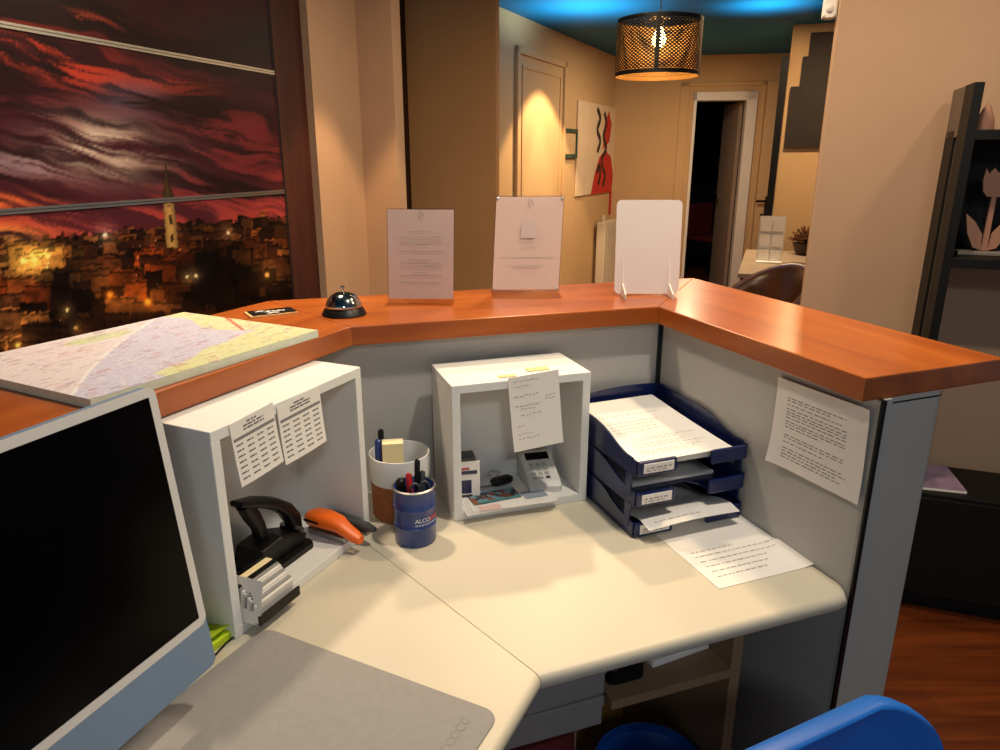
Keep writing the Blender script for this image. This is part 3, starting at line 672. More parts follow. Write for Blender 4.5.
for sx in (-1, 1):
    mb = MB(); mb.tube([(sx*.0095+.0085*math.cos(a_), sx*.002, .1+.015*math.sin(a_)) for a_ in np.linspace(0, 2*PI, 25)], .0026, 8); mb.build('handle', M_dgrey, t, smooth=50)
# ================================================================== LETTER TRAYS
TW, TD, TP = .2535, .325, .0635
e1 = Vector((.937, .35, 0)).normalized(); Ft = Vector((.2525, 1.2145, 0))
def wallprof(s):      # height of the side wall along depth 0..1
    return .030+.030*(1/(1+math.exp(-(s-.28)*14)))
def tray(i, label):
    z = DZ+.0025+i*TP; t = thing('letter_tray', label, 'letter tray', rz((Ft.x, Ft.y, z), ang(e1)), 'stacked navy letter trays')
    W, D = TW, TD; tk = .0035
    mb = MB()
    # floor with a scooped front
    sc = [(0, 0), (.085, 0), (.095, .03), (.12, .055), (.15, .055), (.17, .03), (.175, 0), (W, 0), (W, D), (0, D)]
    mb.prism([(x, y) for x, y in sc], .004, .0075); mb.build('tray_floor', M_navy, t)
    for x in (0, W-tk):
        mb = MB(); n = 26; poly = [(D*k/n, 0 if True else 0) for k in (0, n)]
        poly = [(0, .0), (D, .0)]+[(D*k/n, wallprof(k/n)) for k in range(n, -1, -1)]
        mb.prism(poly, x, x+tk, M=Matrix(((0,0,1,0),(1,0,0,0),(0,1,0,0),(0,0,0,1)))); mb.build('side_wall', M_navy, t)
    mb = MB(); n = 20
    poly = [(0, 0), (W, 0)]+[(W*k/n, wallprof(1)-.012*math.exp(-((k/n-.02)/.35)**2)+.006*math.sin(PI*k/n)*(k/n)) for k in range(n, -1, -1)]
    mb.prism(poly, D-tk, D, M=Matrix(((1,0,0,0),(0,0,1,0),(0,1,0,0),(0,0,0,1)))); mb.build('back_wall', M_navy, t)
    for a_, b_ in ((.004, .088), (.168, W-.004)):
        mb = MB(); mb.box((a_, -.006, .0), (b_, .004, .029), bev=.003); mb.build('front_lip', M_navy, t)
    mb = MB(); mb.box((.014, -.0075, .006), (.08, -.006, .0255), bev=.0005, seg=1); lb = mb.build('label_card', M_paper, t); lb['label'] = 'white paper label'
    mb = MB(); rt = fr((.014, -.0076, .006), (1, 0, 0), (0, 0, 1))
    words(mb, .006, .06, .009, .003, None, off=.0004); words(mb, .006, .05, .004, .002, None, off=.0004)
    mb.bm.transform(rt); mb.build('printed_text', M_inkl, lb)
    for x in (-.001, W-.003):
        for y in (.012, D-.03):
            mb = MB(); mb.box((x, y, wallprof(y/D)-.01), (x+.004, y+.018, TP if i < 2 else wallprof(y/D)+.002)); mb.build('stacking_lug', M_navy, t)
    return t
trays = [tray(0, 'lowest of the three stacked navy letter trays'), tray(1, 'middle of the three stacked navy letter trays'), tray(2, 'topmost of the three stacked navy letter trays, open and full')]
def intray(i, x, y, z, a=0): return rz((Ft.x, Ft.y, DZ+.0025+i*TP), ang(e1)) @ Matrix.Translation((x, y, z)) @ Matrix.Rotation(a, 4, 'Z')
def doc(M, w_, h_, label, cl=None, rows=(), m=None, name='document', group=None, hgt=.0018, ink=None, n=10):
    t = thing(name, label, 'paper', M, group); sheet(t, w_, h_, cl, m, nu=n, nv=n+4)
    if rows:
        mb = MB()
        for y, a_, b_ in rows: words(mb, w_*a_, w_*b_, h_*y, hgt, cl, off=.0007)
        mb.build('printed_text', ink or M_inkl, t)
    return t
# top tray: thick sheaf sloping down to the front
stack('paper_stack', 'thick grey edged stack of papers in the topmost tray', 'papers', intray(2, .121, .165, .0079), [(.214, .30, .012, 0)], [M_lgrey])
cl = lambda x, y: .0+.016*max(0, (y/.297))**1.5+ .003*math.sin(7*x)
doc(intray(2, .014, .006, .0215), .21, .297, 'printed letter lying uppermost in the topmost navy tray', cl, [(r, .12, random.uniform(.6, .9)) for r in (.1, .125, .15, .2, .225, .25, .3, .33, .45, .5, .55, .6, .72)], n=14)
stack('paper_stack', 'papers seen in the middle navy tray', 'papers', intray(1, .121, .19, .0079), [(.21, .26, .007, 0)], [M_paper])
cl = lambda x, y: .001+.026*math.exp(-(max(0, y-.03)/.07)**2)+.004*math.sin(PI*min(1, max(0, x/.21)))*math.exp(-(y/.08)**2)-.006*max(0, 1-y/.03)
doc(intray(0, .016, -.035, .008, .02), .21, .297, 'curled white sheet poking out of the lowest navy tray', cl, [(.05, .1, .6)], n=16)
# A4 sheet on the desk under the trays
a0 = at(719, 589, DZ+.0006); ax = (at(812, 566, DZ+.0006)-a0).normalized()
clp = lambda x, y: .0004+.012*max(0, (x-.17)/.04)**2*min(1, .35+y/.4) if x > .17 else .0004
doc(fr(a0, ax, Z=(0, 0, 1)), .205, .297, 'printed sheet lying on the desk in front of the blue trays', (lambda x, y: clp(x, y) if y < .1 else .0004), [(r, .1, b_) for r, b_ in ((.10, .62), (.155, .7), (.21, .75), (.265, .92), (.32, .95), (.37, .55))], n=16, hgt=.0019)
# sheet taped on the right panel
Opn = Q2-nR*.003; 
def pan(px, py): p = onwall(px, py, Opn, dR); return (Vector((p.x, p.y, 0))-Opn).dot(dR), p.z
tl, tr, bl, br = pan(785, 379), pan(878, 411), pan(771, 459), pan(862, 506)
Wp = .5*(math.hypot(tr[0]-tl[0], tr[1]-tl[1])+math.hypot(br[0]-bl[0], br[1]-bl[1])); Hp = .5*(tl[1]-bl[1]+tr[1]-br[1])
org = Opn+dR*bl[0]+Vector((0, 0, bl[1]))
Xd = dR*(br[0]-bl[0])+Vector((0, 0, br[1]-bl[1])); Yd = dR*(tl[0]-bl[0])+Vector((0, 0, tl[1]-bl[1]))
Hp = Yd.length
clw = lambda x, y: .0008+.007*max(0, 1-y/.08)**2*(1-.5*x/Wp)+.006*max(0, 1-x/.05)**2*max(0, 1-y/.15)+.003*max(0, (x/Wp-.9)/.1)**2*(y/Hp)+.002*max(0, (y/Hp-.85)/.15)
doc(fr(org, Xd, Yd), Wp, Hp, 'printed sheet with curling corners taped to the right counter panel', clw, [(r, .14, b_) for r, b_ in ((.80, .78), (.77, .62), (.725, .74), (.675, .80), (.64, .80), (.61, .80), (.575, .80), (.53, .8), (.50, .8), (.465, .55), (.37, .8), (.34, .8), (.29, .6), (.22, .8), (.185, .85), (.15, .75), (.115, .8))], hgt=.0017, n=16, ink=M_ink, name='notice_sheet')
# ================================================================== COMPUTER
dI = Vector((.358, .934, 0)).normalized(); nI = Vector((dI.y, -dI.x, 0)); tilt = math.radians(5.6)
Bc = Vector((-.374, .785, .804))
upI = Vector((0, 0, 1))*math.cos(tilt)-nI*math.sin(tilt)
MI = fr(Bc-dI*.547, dI, upI)
PW, PH = .547, .381
com = thing('desktop_computer', 'white framed desktop computer with black screen at left edge', 'computer', Matrix.Translation(MI.translation))
ML = Matrix.Translation(-MI.translation) @ MI
mb = MB(); mb.prism(rrect(PW, PH, .012, 6, PW/2, PH/2), -.0115, -.001, M=ML); mb.build('back_shell', M_chin, com)
mb = MB(); mb.prism([(x, y) for x, y in rrect(PW, PH-.062, .012, 6, PW/2, .062+(PH-.062)/2)], -.001, 0, M=ML)
mb.build('bezel', M_bez, com)
mb = MB(); mb.box((.0115, .062+.0125, 0), (PW-.0115, PH-.0115, .0006), M=ML); mb.build('screen', M_scr, com)
mb = MB(); mb.prism([p for p in rrect(PW, .0615, .01, 6, PW/2, .0308)], -.001, 0, M=ML); mb.build('chin', M_chin, com)
mb = MB(); mb.box((PW/2-.065, .03, -.0215), (PW/2+.065, .15, -.0115), M=ML); 
ft = MI @ Vector((PW/2, .02, -.02))
mb.build('hinge', M_steel, com)
Mf = Matrix.Translation(-MI.translation) @ rz((ft.x, ft.y, DZ+.0032), ang(dI))
mb = MB(); mb.prism(rrect(.13, .147, .006), 0, .004, M=Mf @ Matrix.Translation((0, -.012, 0))); mb.box((-.065, .02, .004), (.065, .024, .14), M=Mf); mb.build('stand', M_steel, com)
# ---- desk pad
p0 = at(265, 628, DZ+.001); p1 = at(500, 714, DZ+.001); ex = (p1-p0).normalized(); Lp = (p1-p0).length
tg = thing('desk_pad', 'grey felt desk pad with rounded corners before the computer', 'desk pad', fr(p0, ex, Z=(0, 0, 1)))
mb = MB(); mb.prism(rrect(Lp, .60, .02, 8, Lp/2, -.30), -.0006, .0016, bev=.0008, seg=2); mb.build('pad', M_mat, tg)
q = tg.matrix_basis.inverted() @ at(457, 734, DZ)
mb = MB()
for k in range(5): ribbon(mb, [(q.x-.03+.006*math.cos(a_)+.013*k, q.y+.006*math.sin(a_)) for a_ in np.linspace(.5, 5.5, 9)], .0014, .0019)
mb.bm.transform(Matrix.Translation((q.x, q.y, 0)) @ Matrix.Rotation(math.radians(90), 4, 'Z') @ Matrix.Translation((-q.x, -q.y, 0)))
mb.build('embossed_mark', mat('darker felt print', (138, 134, 130), .9, var=.02), tg)
q = at(327, 748, DZ+.02); 
ms = thing('computer_mouse', 'white computer mouse on the grey pad at bottom edge', 'mouse', rz((q.x-.02, q.y-.055, DZ+.0036), ang(ex)+PI/2))
mb = MB(); mb.loft([((-.055, 0, .006), (0, .015, 0), (0, 0, .004)), ((-.045, 0, .009), (0, .027, 0), (0, 0, .008)), ((0, 0, .011), (0, .029, 0), (0, 0, .0105)), ((.045, 0, .009), (0, .027, 0), (0, 0, .008)), ((.056, 0, .006), (0, .014, 0), (0, 0, .004))], 24, 2.4); mb.build('shell', M_white, ms, smooth=50)
# ================================================================== COUNTER ITEMS
zc = CT+.0005
# map pad
TH = .014
A_, B_, C_ = at(184, 312, CT+TH), at(318, 330, CT+TH), at(90, 399.5, CT+TH)
D_ = C_+(A_-B_)
Mm = fr((C_.x, C_.y, zc), (B_-C_), Z=(0, 0, 1)); Lx = (B_-C_).length; Mi = Mm.inverted()
mp = thing('map_pad', 'thick pad of printed town maps lying on the counter', 'map', Mm)
loc = [Mi @ p for p in (C_, B_, A_, D_)]
mb = MB(); mb.prism([(p.x, p.y) for p in loc], 0, TH-.001); mb.build('sheaf', mat('greenish paper edge', (206, 212, 190), .7, var=.06, scale=60), mp)
def bil(a, b): 
    p = (loc[0]*(1-a)+loc[1]*a)*(1-b)+(loc[3]*(1-a)+loc[2]*a)*b; return Vector((p.x, p.y, 0))
lx = np.array([[l.x, l.y] for l in loc])
def map_mat():
    m = bpy.data.materials.new('printed town map'); m.use_nodes = True; nt = m.node_tree; b = nt.nodes['Principled BSDF']
    at_ = nt.nodes.new('ShaderNodeVertexColor'); at_.layer_name = 'Print'
    tc = nt.nodes.new('ShaderNodeTexCoord'); v = nt.nodes.new('ShaderNodeTexVoronoi'); v.feature = 'DISTANCE_TO_EDGE'; v.inputs['Scale'].default_value = 75
    nt.links.new(tc.outputs['Object'], v.inputs['Vector'])
    r = nt.nodes.new('ShaderNodeValToRGB'); r.color_ramp.elements[0].position = .03; r.color_ramp.elements[1].position = .07; r.color_ramp.elements[0].color = (1, 1, 1, 1); r.color_ramp.elements[1].color = (0, 0, 0, 1)
    nt.links.new(v.outputs['Distance'], r.inputs[0])
    mx = nt.nodes.new('ShaderNodeMix'); mx.data_type = 'RGBA'; nt.links.new(at_.outputs['Color'], mx.inputs[6]); mx.inputs[7].default_value = col(244, 240, 240)
    ml = nt.nodes.new('ShaderNodeMath'); ml.operation = 'MULTIPLY'; ml.inputs[1].default_value = .3; nt.links.new(r.outputs[0], ml.inputs[0]); nt.links.new(ml.outputs[0], mx.inputs[0])
    nt.links.new(mx.outputs[2], b.inputs['Base Color']); b.inputs['Roughness'].default_value = .35; return m
def set_cols(ob, cols):
    at_ = ob.data.color_attributes.new('Print', 'FLOAT_COLOR', 'POINT')
    a = np.ones((len(ob.data.vertices), 4), np.float32); a[:, :3] = cols; at_.data.foreach_set('color', a.ravel())
def lin(a): a = np.asarray(a, float)/255; return np.where(a <= .04045, a/12.92, ((a+.055)/1.055)**2.4)
nu, nv = 150, 90
mb = MB(); mb.grid(lambda a, b: bil(a, b)+Vector((0, 0, TH-.0005)), nu, nv)
ms_ = mb.build('top_map', map_mat(), mp, recalc=True)
co = np.array([v.co[:] for v in ms_.data.vertices]); P = [proj(Mm @ v.co) for v in ms_.data.vertices]
# local print coordinates along the sheet (0..1)
uu = np.repeat(np.linspace(0, 1, nu+1), nv+1); vv = np.tile(np.linspace(0, 1, nv+1), nu+1)
cols = np.tile(lin([236, 224, 228]), (len(uu), 1)).astype(float)
wob = .05*np.sin(9*uu+2)+.03*np.sin(23*uu+5*vv)
town = (uu > .92*(vv-.08)-.07*np.sin(PI*vv)) & (uu < .93)
cols[town] = lin([212, 208, 230])
g1 = (vv < .10+.32*(uu-.30)+wob*.4) & (uu > .26); cols[g1] = lin([224, 226, 168])
g2 = (uu > .86+.05*np.sin(9*vv)); cols[g2] = lin([226, 226, 172])
g3 = ((uu-.50)/.14)**2+((vv-.86)/.07)**2 < 1; cols[g3] = lin([214, 222, 176])
edge = np.abs(uu-(.92*(vv-.08)-.07*np.sin(PI*vv))) < .007; cols[edge] = lin([250, 248, 248])
road = (np.abs(vv-(.35+2.2*(uu-.86))) < .02) & (uu > .86); cols[road] = lin([214, 110, 80])
for _ in range(240):
    a_, b_ = rng.random(), rng.random(); l_ = .01+.02*rng.random()
    k = (np.abs(uu-a_) < l_) & (np.abs(vv-b_) < .007)
    cols[k] = cols[k]*.45+lin([[196, 120, 130], [150, 140, 180], [190, 150, 130]][rng.integers(3)])*.55
set_cols(ms_, cols*.80)
# bell
bl_ = thing('desk_bell', 'chrome service bell on a black base on the counter', 'bell', (-.334, 1.495, zc))
mb = MB(); mb.lathe([(.046, 0), (.047, .002), (.042, .012), (.038, .016), (.0, .016)][:4], 48); mb.build('base', M_black, bl_, smooth=40)
mb = MB(); mb.lathe([(.0385, .0165), (.0395, .018), (.037, .024), (.033, .033), (.026, .041), (.016, .0465), (.006, .0485), (.003, .049)], 48); mb.build('dome', M_chrome, bl_, smooth=60)
mb = MB(); mb.lathe([(.0022, .049), (.0022, .055), (.004, .056), (.0045, .059), (.003, .062)], 16); mb.build('plunger', M_chrome, bl_, smooth=40)
# small cards with black print
q = at(271, 313.5, CT); 
t = thing('card_stack', 'small card with black and white print flat on the counter', 'card', rz((q.x, q.y, zc), math.radians(32)))
mb = MB(); mb.box((-.05, -.03, 0), (.05, .03, .003)); mb.build('card', mat('tan card', (206, 160, 104), .6, var=.05), t)
mb = MB(); mb.box((-.044, -.026, .003), (.05, .03, .0036)); mb.build('print', M_black, t)
mb = MB()
for _ in range(6): 
    x_, y_ = random.uniform(-.02, .02), random.uniform(-.016, .016); ribbon(mb, [(x_-.012, y_), (x_, y_+.006), (x_+.012, y_+.001)], .006, .0039)
mb.mi = 0; mb.build('print', M_paper, t)
# acrylic signs
def sign(label, BL, BR, hgt, lean, roll, base_d, scheme, m):
    X = (BR-BL).normalized(); fwd = Vector((X.y, -X.x, 0)); up = Vector((0,0,1))*math.cos(lean)-fwd*math.sin(lean)+X*roll
    M = fr((BL.x, BL.y, zc), X, Z=(0, 0, 1)); t = thing('sign_holder', label, 'sign holder', M, 'acrylic sign holders')
    W_ = (BR-BL).length; Zn = X.cross(up-X*roll).normalized(); Mw = Matrix(((X.x, up.x, Zn.x, BL.x), (X.y, up.y, Zn.y, BL.y), (X.z, up.z, Zn.z, zc+.004), (0, 0, 0, 1))); Mv = M.inverted() @ Mw
    mb = MB(); mb.box((0, 0, 0), (W_, hgt, .002), M=Mv); mb.box((0, 0, -.0045), (W_, hgt, -.0025), M=Mv)
    mb.build('stand_panel', M_acr, t)
    mb = MB(); mb.box((0, -base_d, 0), (W_, .01, .003), bev=.001, seg=1); mb.build('stand_base', M_acr, t)
    mb = MB(); mb.box((.002, .006, -.0022), (W_-.002, hgt-.003, -.0006), M=Mv); mb.build('paper', m, t)
    mb = MB()
    for y, a_, b_ in scheme: words(mb, W_*a_, W_*b_, hgt*y, .0016, None, off=.0023, gap=.002)
    for cx_, cy_ in ((.5, .925), (.52, .90)):
        ribbon(mb, [(W_*cx_+.006*math.cos(a_)*(1-.1*a_), hgt*cy_+.008*math.sin(a_)) for a_ in np.linspace(0, 4.5, 10)], .0012, .0023)
    mb.bm.transform(Mv); mb.build('printed_text', M_inkl, t)
    return t, Mv, W_
BL, BR = at(388, 303, CT), at(454, 303.5, CT)
sign('left acrylic sign holder with pinkish text notice, beside the bell', BL, BR, .209, math.radians(3), .02, .035,
     [(.75, .34, .66), (.69, .2, .82), (.64, .2, .82), (.61, .42, .6), (.54, .18, .84), (.45, .32, .68), (.41, .22, .82), (.37, .2, .82), (.31, .4, .62), (.28, .2, .82), (.2, .2, .8)], M_pink)
BL, BR = at(491.5, 294, CT), at(559, 293.4, CT)
t, Mv, W_ = sign('middle sign holder, leaning acrylic with screws and a blank square', BL, BR, .232, math.radians(9), .055, .07,
     [(.46, .42, .6), (.36, .1, .9), (.27, .25, .75), (.255, .3, .7)], M_pink)
for x_ in (.03, .97):
    for y_ in (.03, .97):
        mb = MB(); mb.lathe([(.0032, .002), (.0032, .004), (.002, .0045)], 14, c=(W_*x_, .232*y_, 0)); mb.bm.transform(Mv); mb.build('screw', M_steel, t)
mb = MB(); s_ = .018; mb.box((W_*.5-s_, .232*.64-s_, .0021), (W_*.5+s_, .232*.64+s_, .0024)); mb.bm.transform(Mv); mb.build('blank_square', mat('grey pink print', (196, 176, 170), .8, var=.03), t)
BL, BR = at(614, 295.5, CT), at(678, 295.5, CT)
X = (BR-BL).normalized(); W_ = (BR-BL).length
t = thing('display_board', 'blank white board with rounded corners on two slotted feet', 'display board', fr((BL.x, BL.y, zc), X, Z=(0, 0, 1)))
up = Vector((.02, .10, 1)).normalized(); Mv = fr((0, 0, .004), (1, 0, 0), up)
mb = MB(); mb.prism(rrect(W_, .222, .012, 6, W_/2, .111), -.002, .002, M=Mv); mb.build('board', M_foam, t)
for x_ in (.12, .84):
    mb = MB(); mb.prism([(-.055, 0), (.05, 0), (.05, .012), (.012, .085), (.004, .085), (-.004, .03), (-.055, .012)], -.0015, .0015, M=fr((W_*x_, 0, 0), (0, 1, 0), (0, 0, 1))); mb.build('foot', M_foam, t)
    mb = MB(); mb.prism([(0, 0), (.012, .004), (.016, .03), (.004, .022)], -.0275, -.0265, M=fr((W_*x_, 0, .012), (1, 0, 0), (0, 0, 1))); mb.build('foot_tab', M_foam, t)
# ================================================================== POSTER
S0 = 2.3; z0p, z1p = .55, H-.02
Mp = rz(Pw2, ang(wP)); Mpi = Mp
def fbm(x, y, seed, oct=5):
    r = np.random.default_rng(seed); out = np.zeros_like(x); amp = 1; tot = 0
    for o in range(oct):
        g = r.random((64, 64)); xi = np.floor(x).astype(int); yi = np.floor(y).astype(int); fx = x-xi; fy = y-yi
        fx = fx*fx*(3-2*fx); fy = fy*fy*(3-2*fy)
        G = lambda i, j: g[i % 64, j % 64]
        out += amp*((G(xi, yi)*(1-fx)+G(xi+1, yi)*fx)*(1-fy)+(G(xi, yi+1)*(1-fx)+G(xi+1, yi+1)*fx)*fy)
        tot += amp; amp *= .55; x = x*2.03+7; y = y*2.03+3
    return out/tot
# the printed picture, in units of the panel (X rightwards, Y downwards)
X0, X1, Y0, Y1 = -420, 300, -160, 520
XX, YY = np.meshgrid(np.arange(X0, X1, dtype=float), np.arange(Y0, Y1, dtype=float))
def blend(img, c, a): return img*(1-a[..., None])+np.array(c, float)*a[..., None]
def ss(x, a, b): t_ = np.clip((x-a)/(b-a), 0, 1); return t_*t_*(3-2*t_)
img = np.zeros(XX.shape+(3,)); img[:] = (42, 25, 29)
tx_ = XX*.955+YY*.29; ty_ = -XX*.24+YY*.97
warp = (fbm(tx_/90, ty_/45, 1, 3)-.5)*70
n1 = fbm(tx_/190+.3, (ty_+warp)/24, 2, 6); n2 = fbm(tx_/110, (ty_+warp*.8)/11, 3, 6); n3 = fbm(tx_/70, (ty_+warp*.5)/4.5, 4, 5)
nm = .6*n2+.4*n3
img = blend(img, (74, 34, 42), ss(n1, .42, .62)*.75)
img = blend(img, (120, 48, 52), ss(nm, .52, .70)*.55*ss(XX, 270, 90))
img = blend(img, (24, 19, 30), np.exp(-((XX-262)/62)**2-((YY-42)/34)**2)*.85)
redz = np.exp(-((ty_-42+warp*.12)/24)**2)*ss(XX, 175, 20)+.75*np.exp(-((YY-84-.10*(XX-150))/12)**2-((XX-140)/65)**2)
img = blend(img, (196, 72, 52), np.clip(ss(nm, .44, .60)*redz*1.15, 0, .9))
img = blend(img, (206, 92, 66), np.clip(ss(nm, .48, .62)*np.exp(-((YY-16-.15*(XX-70))/7)**2-((XX-75)/42)**2)*1.1, 0, .95))
img = blend(img, (128, 52, 56), np.clip(ss(nm, .50, .64)*ss(YY, 92, 125)*ss(XX, 150, 200)*.8, 0, .8))
gl = np.exp(-((XX-100-.35*(YY-145))/58)**2-((YY-148)/30)**2)
img = blend(img, (206, 190, 172), np.clip(gl*ss(nm*.75+n1*.25, .36, .60)*1.15, 0, .9))
img = blend(img, (104, 90, 112), np.clip(np.exp(-((XX-132)/36)**2-((YY-98)/20)**2)*ss(n2, .35, .6)*.75, 0, .7))
img = blend(img, (150, 128, 134), np.clip(ss(nm, .46, .60)*np.exp(-((YY-162-.10*XX)/13)**2-((XX-25)/55)**2), 0, .8))
hz = ss(YY, 172, 232)
img = blend(img, (92, 40, 50), hz*.6*ss(n1, .35, .6))
img = blend(img, (176, 74, 66), np.clip(hz*ss(nm, .50, .66)*.9, 0, .8))
img = blend(img, (236, 120, 62), np.clip(np.exp(-((XX+12)/52)**2-((YY-202)/9)**2)*ss(nm, .36, .58)*1.2+np.exp(-((XX+28)/62)**2-((YY-233)/12)**2)*1.1*ss(nm, .34, .6), 0, .95))
img = blend(img, (252, 190, 98), np.clip(np.exp(-((XX+16)/40)**2-((YY-236)/8)**2)*1.1*ss(nm, .3, .55), 0, .9))
# city
rr = np.random.default_rng(5)
sky_y = lambda x: 252-.13*max(0, x-40)+.06*max(0, 40-x) if x < 200 else 231-.06*(x-200)
def rect(x0, x1, y0, y1, c, sl=0):
    for x in range(int(x0), int(x1)):
        if X0 <= x < X1:
            a_, b_ = int(y0+sl*(x-x0))-Y0, int(y1+sl*(x-x0))-Y0
            img[max(0, a_):max(0, b_), x-X0] = c
for x in range(X0, X1):
    y = int(sky_y(x)+4*math.sin(x*.09)+3*math.sin(x*.31)); img[y-Y0:, x-X0] = (30, 17, 13)
n4 = fbm(XX/9, YY/6, 9, 4)
city = YY > 250
pal = [(58, 32, 22), (92, 56, 34), (44, 26, 20), (122, 78, 44), (30, 18, 14), (76, 44, 28), (138, 84, 46)]
for row in range(26):
    base = 240+row*row*.30+row*3.2
    wd = 5+row*1.5; x = X0+rr.random()*10
    while x < X1:
        ww_ = wd*rr.uniform(.6, 1.5); hh_ = (5+row*1.1)*rr.uniform(.6, 1.5); yb_ = base+rr.uniform(-4, 4)+(sky_y(x)-245)*.9
        c = np.array(pal[rr.integers(7)], float); hot = math.exp(-((x-150)/40)**2-((yb_-285)/34)**2)*1.4+math.exp(-((x-35)/32)**2-((yb_-262)/14)**2)*1.4+math.exp(-((x-10)/46)**2-((yb_-335)/50)**2)*1.3+math.exp(-((x-250)/60)**2-((yb_-250)/16)**2)*.35
        dk_ = math.exp(-((x-205)/55)**2-((yb_-292)/30)**2)+math.exp(-((x-70)/26)**2-((yb_-315)/30)**2)
        tint = np.array((206, 150, 66)) if x < 75 and yb_ < 290 else np.array((206, 92, 32))
        if yb_ > 310 and x < 60: tint = np.array((176, 112, 58))
        f = min(.8, hot*rr.uniform(.05, .85)); c = c*rr.uniform(.45, 1.0)*(1-f)+tint*f; c *= (1-min(.8, dk_*.9))
        rect(x, x+ww_, yb_-hh_, yb_+hh_*1.2, c, rr.uniform(-.12, .05))
        rect(x, x+ww_, yb_-hh_, yb_-hh_+1+row*.1, c*.45, 0)
        if rr.random() < .75 and row > 2:
            for _ in range(int(rr.integers(2, 6))):
                wx_, wy_ = x+rr.uniform(.1, .8)*ww_, yb_+rr.uniform(-.7, .6)*hh_; s_ = 1+row*.07
                rect(wx_, wx_+s_, wy_, wy_+s_*1.7, c*.35 if rr.random() < .75 else np.minimum(255, c*1.7+40))
        x += ww_*rr.uniform(.8, 1.2)
img = np.where((YY > 246)[..., None], img*(.35+1.3*n4[..., None]), img)
# trees / dark masses
dm = np.clip(np.exp(-((XX-205)/34)**2-((YY-285)/26)**2)*1.5*ss(n4, .35, .5)+np.exp(-((XX-65)/16)**2-((YY-312)/30)**2)*1.5*ss(n4, .3, .5)+np.exp(-((XX-140)/34)**2-((YY-322)/11)**2)*1.4*ss(n4, .35, .55), 0, .93)
img = blend(img, (20, 12, 10), dm)
# tower
for y in range(165, 248):
    hw = .6 if y < 180 else (1+.28*(y-180) if y < 190 else 4.5+.02*(y-190)); tone = 1 if y > 202 else .42
    cxx = 166+.085*(y-165)
    for x in range(int(cxx-hw), int(cxx+hw)+1):
        f = .55+.45*math.cos((x-cxx+1)/max(1, hw)*1.2)
        c = np.array((176, 140, 84))*f*tone
        if y > 205 and abs(x-cxx) < 1.5 and (y//9) % 2 == 0: c = c*.4
        img[y-Y0, x-X0] = c
for (x, y, r_, c) in ((105, 235, 2.2, (255, 235, 210)), (23, 261, 3, (255, 220, 110)), (34, 259, 3, (255, 215, 110)), (48, 256, 2.5, (255, 205, 110)), (18, 345, 3, (255, 180, 90)), (148, 302, 4, (255, 150, 50)), (228, 233, 1.5, (255, 220, 180)), (267, 275, 2.5, (220, 160, 90)), (187, 277, 1.5, (255, 230, 170)), (196, 276, 1.5, (255, 230, 170)), (67, 310, 1.6, (255, 220, 150)), (76, 328, 1.6, (255, 200, 120)), (110, 295, 4, (230, 130, 40))):
    img = blend(img, c, np.clip(1.3*np.exp(-((XX-x)**2+(YY-y)**2)/(2*r_*r_*.36)), 0, 1)); img = img+np.array(c, float)*.22*np.exp(-((XX-x)**2+(YY-y)**2)/(2*(3.5*r_)**2))[..., None]
img = np.clip(img, 0, 255)
IL = 1.12*lin(img)**1.12
def poster_mat():
    m = bpy.data.materials.new('printed sunset townscape'); m.use_nodes = True; nt = m.node_tree; b = nt.nodes['Principled BSDF']
    a = nt.nodes.new('ShaderNodeVertexColor'); a.layer_name = 'Print'; g_ = nt.nodes.new('ShaderNodeMix'); g_.data_type = 'RGBA'; g_.blend_type = 'MULTIPLY'; g_.inputs[0].default_value = 1
    g_.inputs[7].default_value = (1, 1, 1, 1); nt.links.new(a.outputs['Color'], g_.inputs[6]); nt.links.new(g_.outputs[2], b.inputs['Base Color'])
    b.inputs['Roughness'].default_value = .35; b.inputs['Specular IOR Level'].default_value = .12; return m
M_poster = poster_mat()
POSTER_GAIN = 1.1
za = onwall(272, 73, Pw2, wP).z; zb = onwall(283, 191.5, Pw2, wP).z
